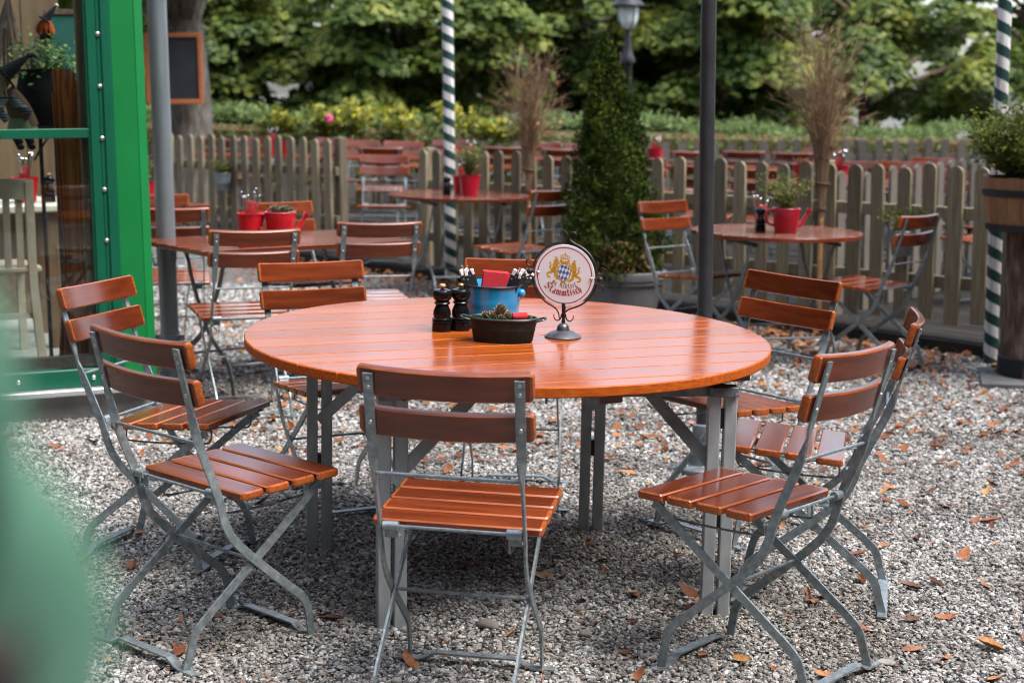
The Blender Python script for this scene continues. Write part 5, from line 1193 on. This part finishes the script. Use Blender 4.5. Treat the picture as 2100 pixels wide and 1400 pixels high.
limb_tree(-3.42, 17.0, 'rough barked tree at the left carrying the chalkboard', 5.0, .26, clumps=14, per=260, crown=(1.7, 1.3, 1.2), cz=3.35, leaf=.11, lm=M['maple_y'], seed=21, lowcut=2.15)
cbd = empty('chalkboard', (-3.50, 16.56, 1.66), R_(4), 'blank chalkboard in an orange wood frame hung on the tree', 'board', lean=True)
b = MB(); b.bbox((0, 0, 0), (.50, .015, .66), .002); b.build('panel', M['chalk'], cbd)
for c, d in (((0, -.012, .335), (.58, .03, .045)), ((0, -.012, -.335), (.58, .03, .045)), ((-.268, -.012, 0), (.045, .03, .625)), ((.268, -.012, 0), (.045, .03, .625))):
    b = MB(); b.bbox(c, d, .004); b.build('frame', M['frame_wood'], cbd)
GT = 'leafy trees behind the hedge'
tl = [(-6.6, 23.5, 'leafy tree at the far left behind the glasshouse', 2.9, 31), (-4.0, 24.2, 'leafy tree straight behind the chalkboard', 3.0, 32), (-1.6, 23.0, 'leafy tree behind the yellow blossom', 3.1, 33), (.7, 24.4, 'leafy tree behind the left twig bundle', 3.2, 34), (2.9, 23.2, 'leafy tree between the street lamp and the parasol pole', 3.2, 35), (5.2, 24.0, 'leafy tree behind the second twig bundle', 3.1, 36), (7.6, 23.0, 'leafy tree at the right behind the barrel planter', 3.2, 37)]
for x, y, lab, cz, sd in tl: limb_tree(x, y, lab, 3.2, .13, M['bark_brown'], GT, 'maple_tree', 50 if x < 5 else 30, 430, (1.9, 1.4, 1.75), cz - .95, .115, seed=sd, lowcut=.75)
for i, (x, lab) in enumerate([(-8.5, 'darker tree of the back row furthest left'), (-2.6, 'darker back row tree seen between the chalkboard and yellow blossom trees'), (1.9, 'darker back row tree seen behind the street lamp'), (6.4, 'darker back row tree seen behind the second twig bundle')]):
    limb_tree(x, 28.5 + .6 * (i % 2), lab, 3.2, .2, M['bark_brown'], 'back row trees', 'tall_tree', 56 if x < 5 else 30, 170, (3.2, 1.8, 1.7), 2.1, .22, seed=50 + i, lowcut=.6)
# unseen wood added behind and beside the camera to cut low sky light
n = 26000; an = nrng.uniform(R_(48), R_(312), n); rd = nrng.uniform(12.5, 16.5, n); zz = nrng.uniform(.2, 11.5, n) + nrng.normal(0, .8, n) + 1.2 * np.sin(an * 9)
ok = zz > .1; o = cards('light_blocking_wood', M['blocker_leaves'], np.stack([rd * np.sin(an), 4 + rd * np.cos(an), zz], 1)[ok], (np.stack([-np.sin(an), -np.cos(an), np.ones(n) * .8], 1) + nrng.normal(0, .5, (n, 3)))[ok], nrng.uniform(.45, .9, n)[ok], *MAPLE, droop=.2)
tag(o, 'unseen leafy wood added round the yard to block low sky light', 'wood', kind='stuff')

# clipped hedge
def hedge():
    root = empty('hedge', (0, 19.2, 0), R_(-1.0), 'long clipped evergreen hedge running behind the deck', 'hedge')
    n = 26000; x = nrng.uniform(-8, 10, n); prof = nrng.random(n)
    hz = 1.10 + .05 * np.sin(x * 1.3) + .03 * np.sin(x * 5.1) - .004 * x
    y = np.where(prof < .45, nrng.uniform(-.35, .35, n), -.38 + nrng.normal(0, .03, n)); z = np.where(prof < .45, hz + nrng.normal(0, .025, n) + .05 * np.abs(nrng.normal(0, 1, n)), nrng.uniform(.3, 1.0, n) * hz)
    Nn = np.stack([nrng.normal(0, .8, n), nrng.normal(-.5, .7, n), nrng.normal(.2, .7, n)], 1)
    cards('foliage', M['hedge'], np.stack([x, y, z], 1), Nn, nrng.uniform(.05, .14, n), *NEEDLE, parent=root)
    b = MB(); b.bbox((1, .05, .52), (18, .7, 1.02), .05); b.build('inner_twigs', M['thuja_brown'], root)
hedge()
GY = 'yellow flowering shrubs on the hedge'
for i, (x, h_, lab) in enumerate([(-2.75, .30, 'yellow flowering shrub furthest left on the hedge'), (-2.3, .42, 'second yellow flowering shrub from the left on the hedge'), (-1.85, .50, 'tallest yellow flowering shrub, above the pale pair of chairs'), (-1.4, .42, 'yellow flowering shrub left of the striped pole'), (-.75, .50, 'yellow flowering shrub just right of the striped pole'), (-.2, .24, 'small yellow flowering shrub left of the twig bundle')]):
    shrub(T_((x, 19.0, .92)), 17, .30, h_ + .04, lab, M['yellow'], .07, OVAL, 'flowering_shrub', GY, 5)
b = MB()
for k in range(8): b.ball((.03 * math.cos(k * .8), .02 * math.sin(k * 1.7), .03 * math.sin(k * .8)), .022, 6, 5)
o = b.build('blossom', M['pink']); o.matrix_world = T_((-2.17, 18.7, 1.14)); tag(o, 'single pink blossom among the yellow flowers', 'flower')

# ================================================================== fallen leaves, stones, twig
def leaf_me(seed, L_=1.0):
    r = random.Random(seed); mb = MB(); n = 7; cu = r.uniform(.5, 1.6); tw = r.uniform(-.9, .9); wmax = r.uniform(.16, .30); fold = r.uniform(.25, 1.0)
    for i in range(n + 1):
        t = i / n; y = (t - .5); w = wmax * math.sin(math.pi * min(1, t * .94 + .05)) ** .8 * (1 + .22 * ((i % 2) - .5))
        zc = cu * .35 * (y * y - .08) ; a = tw * y
        for s in (-1, 0, 1):
            x = s * w * math.cos(a); z_ = zc + abs(s) * w * fold * .8 + s * w * math.sin(a)
            mb.v.append((x + .1 * math.sin(t * 3 + seed), y, z_))
    for i in range(n):
        for k in range(2): mb.f.append((i * 3 + k, i * 3 + k + 1, i * 3 + 4 + k, i * 3 + 3 + k)); mb.m.append(0)
    mn = min(v[2] for v in mb.v); mb.v = [(v[0], v[1], v[2] - mn) for v in mb.v]
    return mb.mesh('fallen_leaf', M['fl'], 60)
m = mat('fallen_leaf_tissue', (.3, .1, .02), .55); oi = nd(m, 'ShaderNodeObjectInfo'); r = ramp(m, [(0, (.09, .035, .016)), (.3, (.19, .060, .018)), (.65, (.34, .105, .024)), (.9, (.42, .17, .045)), (1, (.46, .26, .09))]); lk(m, oi.outputs['Random'], r.inputs[0])
nz = nd(m, 'ShaderNodeTexNoise', Scale=9.0, Detail=4.0); tc = nd(m, 'ShaderNodeTexCoord'); lk(m, tc.outputs['Object'], nz.inputs['Vector']); mxc = nd(m, 'ShaderNodeMix', data_type='RGBA', blend_type='MULTIPLY'); rr_ = ramp(m, [(.35, (.55, .5, .45)), (.65, (1, 1, 1))]); lk(m, nz.outputs['Fac'], rr_.inputs[0]); mxc.inputs[0].default_value = 1; lk(m, r.outputs[0], mxc.inputs[6]); lk(m, rr_.outputs[0], mxc.inputs[7]); lk(m, mxc.outputs[2], bsdf(m).inputs['Base Color']); M['fl'] = m
LM = [leaf_me(i) for i in range(10)]
def put_leaf(x, y, s, label='curled dry orange brown leaf lying on the gravel', group='fallen leaves on the gravel', me=None):
    o = link('fallen_leaf', me or rng.choice(LM)); o.matrix_world = T_((x, y, .004 + rng.uniform(0, .004))) @ Euler((rng.gauss(0, .25), rng.gauss(0, .25), rng.uniform(0, 6.283))).to_matrix().to_4x4() @ Matrix.Diagonal((s, s, s, 1))
    tag(o, label, 'leaf', group)
put_leaf(.345, 3.405, .095, 'large toothed golden brown leaf at the bottom edge', 'large single leaves', LM[2])
put_leaf(1.34, 4.25, .085, 'star shaped cluster leaf right of the front right chair', 'large single leaves', LM[5])
cnt = 0
while cnt < 296:
    y = 3.3 + 4.7 * rng.random() ** 1.1; x = rng.uniform(-.34, .34) * y
    dens = .35 + .65 * max(0, min(1, (x / y + .05) / .25)) if y < 6.5 else .9
    if x < -.9 and y < 5: dens = .45
    if rng.random() > dens or (x < -1.35 and y > 6.9): continue
    put_leaf(x, y, .028 + .065 * rng.random() ** 1.6); cnt += 1
# leaf litter, too much to count, drifted along the deck edge
n = 1500; xx = nrng.uniform(-1.9, 2.9, n); off_ = -np.abs(nrng.normal(0, .55, n)) - .14; px = xx + off_ * .7071; py = 12.25 - xx + off_ * .7071
o = cards('leaf_litter', M['dead_leaf'], np.stack([px, py, nrng.uniform(.005, .02, n)], 1), np.stack([nrng.normal(0, .35, n), nrng.normal(0, .35, n), np.ones(n)], 1), nrng.uniform(.04, .085, n), *OVAL, fold=.5, droop=-.3)
tag(o, 'drift of dry orange leaf litter along the deck edge', 'leaf litter', kind='stuff')
n = 2600; py = 3.1 + 7.2 * nrng.random(n); px = nrng.uniform(-.25, .34, n) * py; ok = px + py < 11.8
o = cards('leaf_litter', M['dead_leaf'], np.stack([px, py, nrng.uniform(.005, .016, n)], 1)[ok], np.stack([nrng.normal(0, .35, n), nrng.normal(0, .35, n), np.ones(n)], 1)[ok], (np.where(py < 6.3, .28, 1.0) * nrng.uniform(.03, .07, n))[ok], *OVAL, fold=.5, droop=-.3)
tag(o, 'scattered dry leaf crumbs and litter over the gravel', 'leaf litter', kind='stuff')
def stone(x, y, s, label):
    b = MB(); b.ball((0, 0, 0), 1, 14, 9)
    for i, v in enumerate(b.v):
        k = 1 + .10 * math.sin(v[0] * 3 + v[1] * 2) + .06 * math.sin(v[2] * 5 + v[0] * 4); b.v[i] = (v[0] * s[0] * k, v[1] * s[1] * k, v[2] * s[2] * k)
    o = b.build('stone', M['stone'], None, 60); o.matrix_world = T_((x, y, s[2] * .55)) @ Matrix.Rotation(rng.uniform(-.5, .3), 4, 'Z'); tag(o, label, 'stone', 'larger stones in the gravel')
stone(-.055, 4.36, (.038, .022, .014), 'smooth oval stone in the shadow under the big table')
stone(-.66, 3.62, (.027, .02, .016), 'pale angular stone behind the front left chair foot')
stone(1.02, 4.12, (.03, .018, .008), 'flat grey stone right of the front right chair')
stone(.22, 4.30, (.02, .017, .012), 'round pale stone under the front centre chair')
stone(-.28, 3.92, (.014, .013, .009), 'small round stone beside the front table leg')
b = MB(); b.tube(cat([(0, 0, .008), (.05, .012, .012), (.11, .01, .009), (.17, .03, .012)], 4), [.006 - .0002 * i for i in range(13)], 6); o = b.build('fallen_twig', M['bark_brown']); o.matrix_world = T_((-.33, 3.40, 0)) @ Matrix.Rotation(.15, 4, 'Z'); tag(o, 'dark broken twig on the gravel at the bottom edge', 'twig')

# ================================================================== leafy shrub close to the lens, bottom left
fs = empty('foreground_shrub', (-.30, .40, 0), 0, 'blurred pale green leaves of a shrub close to the lens', 'plant')
def big_leaf(pts, w, m_, nrm):
    P_ = cat([Vector(p) - Vector((-.30, .40, 0)) for p in pts], 6); n_ = len(P_); mb = MB(); nv = Vector(nrm).normalized()
    for i, p in enumerate(P_):
        t = i / (n_ - 1); ww = w * math.sin(math.pi * (t * .92 + .04)) ** .7; T = (P_[min(i + 1, n_ - 1)] - P_[max(i - 1, 0)]).normalized(); s = T.cross(nv).normalized()
        for k in (-1, -.5, 0, .5, 1): mb.v.append(tuple(p + s * ww * k + nv * (-.18 * ww * k * k)))
    for i in range(n_ - 1):
        for k in range(4): mb.f.append((i * 5 + k, i * 5 + k + 1, i * 5 + 6 + k, i * 5 + 5 + k)); mb.m.append(0)
    mb.build('leaf', m_, fs, 60)
big_leaf([(-.176, .40, 1.335), (-.149, .385, 1.395), (-.141, .375, 1.44), (-.148, .37, 1.472)], .024, M['mint'], (.2, -1, .3))
big_leaf([(-.161, .36, 1.300), (-.124, .36, 1.350), (-.112, .355, 1.388), (-.119, .35, 1.426)], .021, M['mint'], (.1, -1, .3))
big_leaf([(-.130, .33, 1.36), (-.119, .33, 1.40), (-.113, .325, 1.428), (-.119, .325, 1.452)], .0070, M['deepgreen'], (.3, -1, 0))
big_leaf([(-.161, .37, 1.285), (-.113, .372, 1.325), (-.091, .37, 1.350)], .020, M['mint'], (.0, -1, .4))
b = MB(); b.tube(cat([(0, 0, 0), (.02, .0, .7), (.08, 0, 1.2), (.15, -.02, 1.32)], 6), .006, 6); b.tube(cat([(.08, 0, 1.2), (.17, -.05, 1.31)], 4), .004, 5); b.build('stem', M['stem'], fs)
b = MB(); b.ball((.190, -.075, 1.380), .0085, 10, 8); b.tube(cat([(.17, -.05, 1.31), (.19, -.07, 1.35), (.197, -.075, 1.388)], 3), .003, 5); b.build('seed_head', M['brown_dry'], fs)
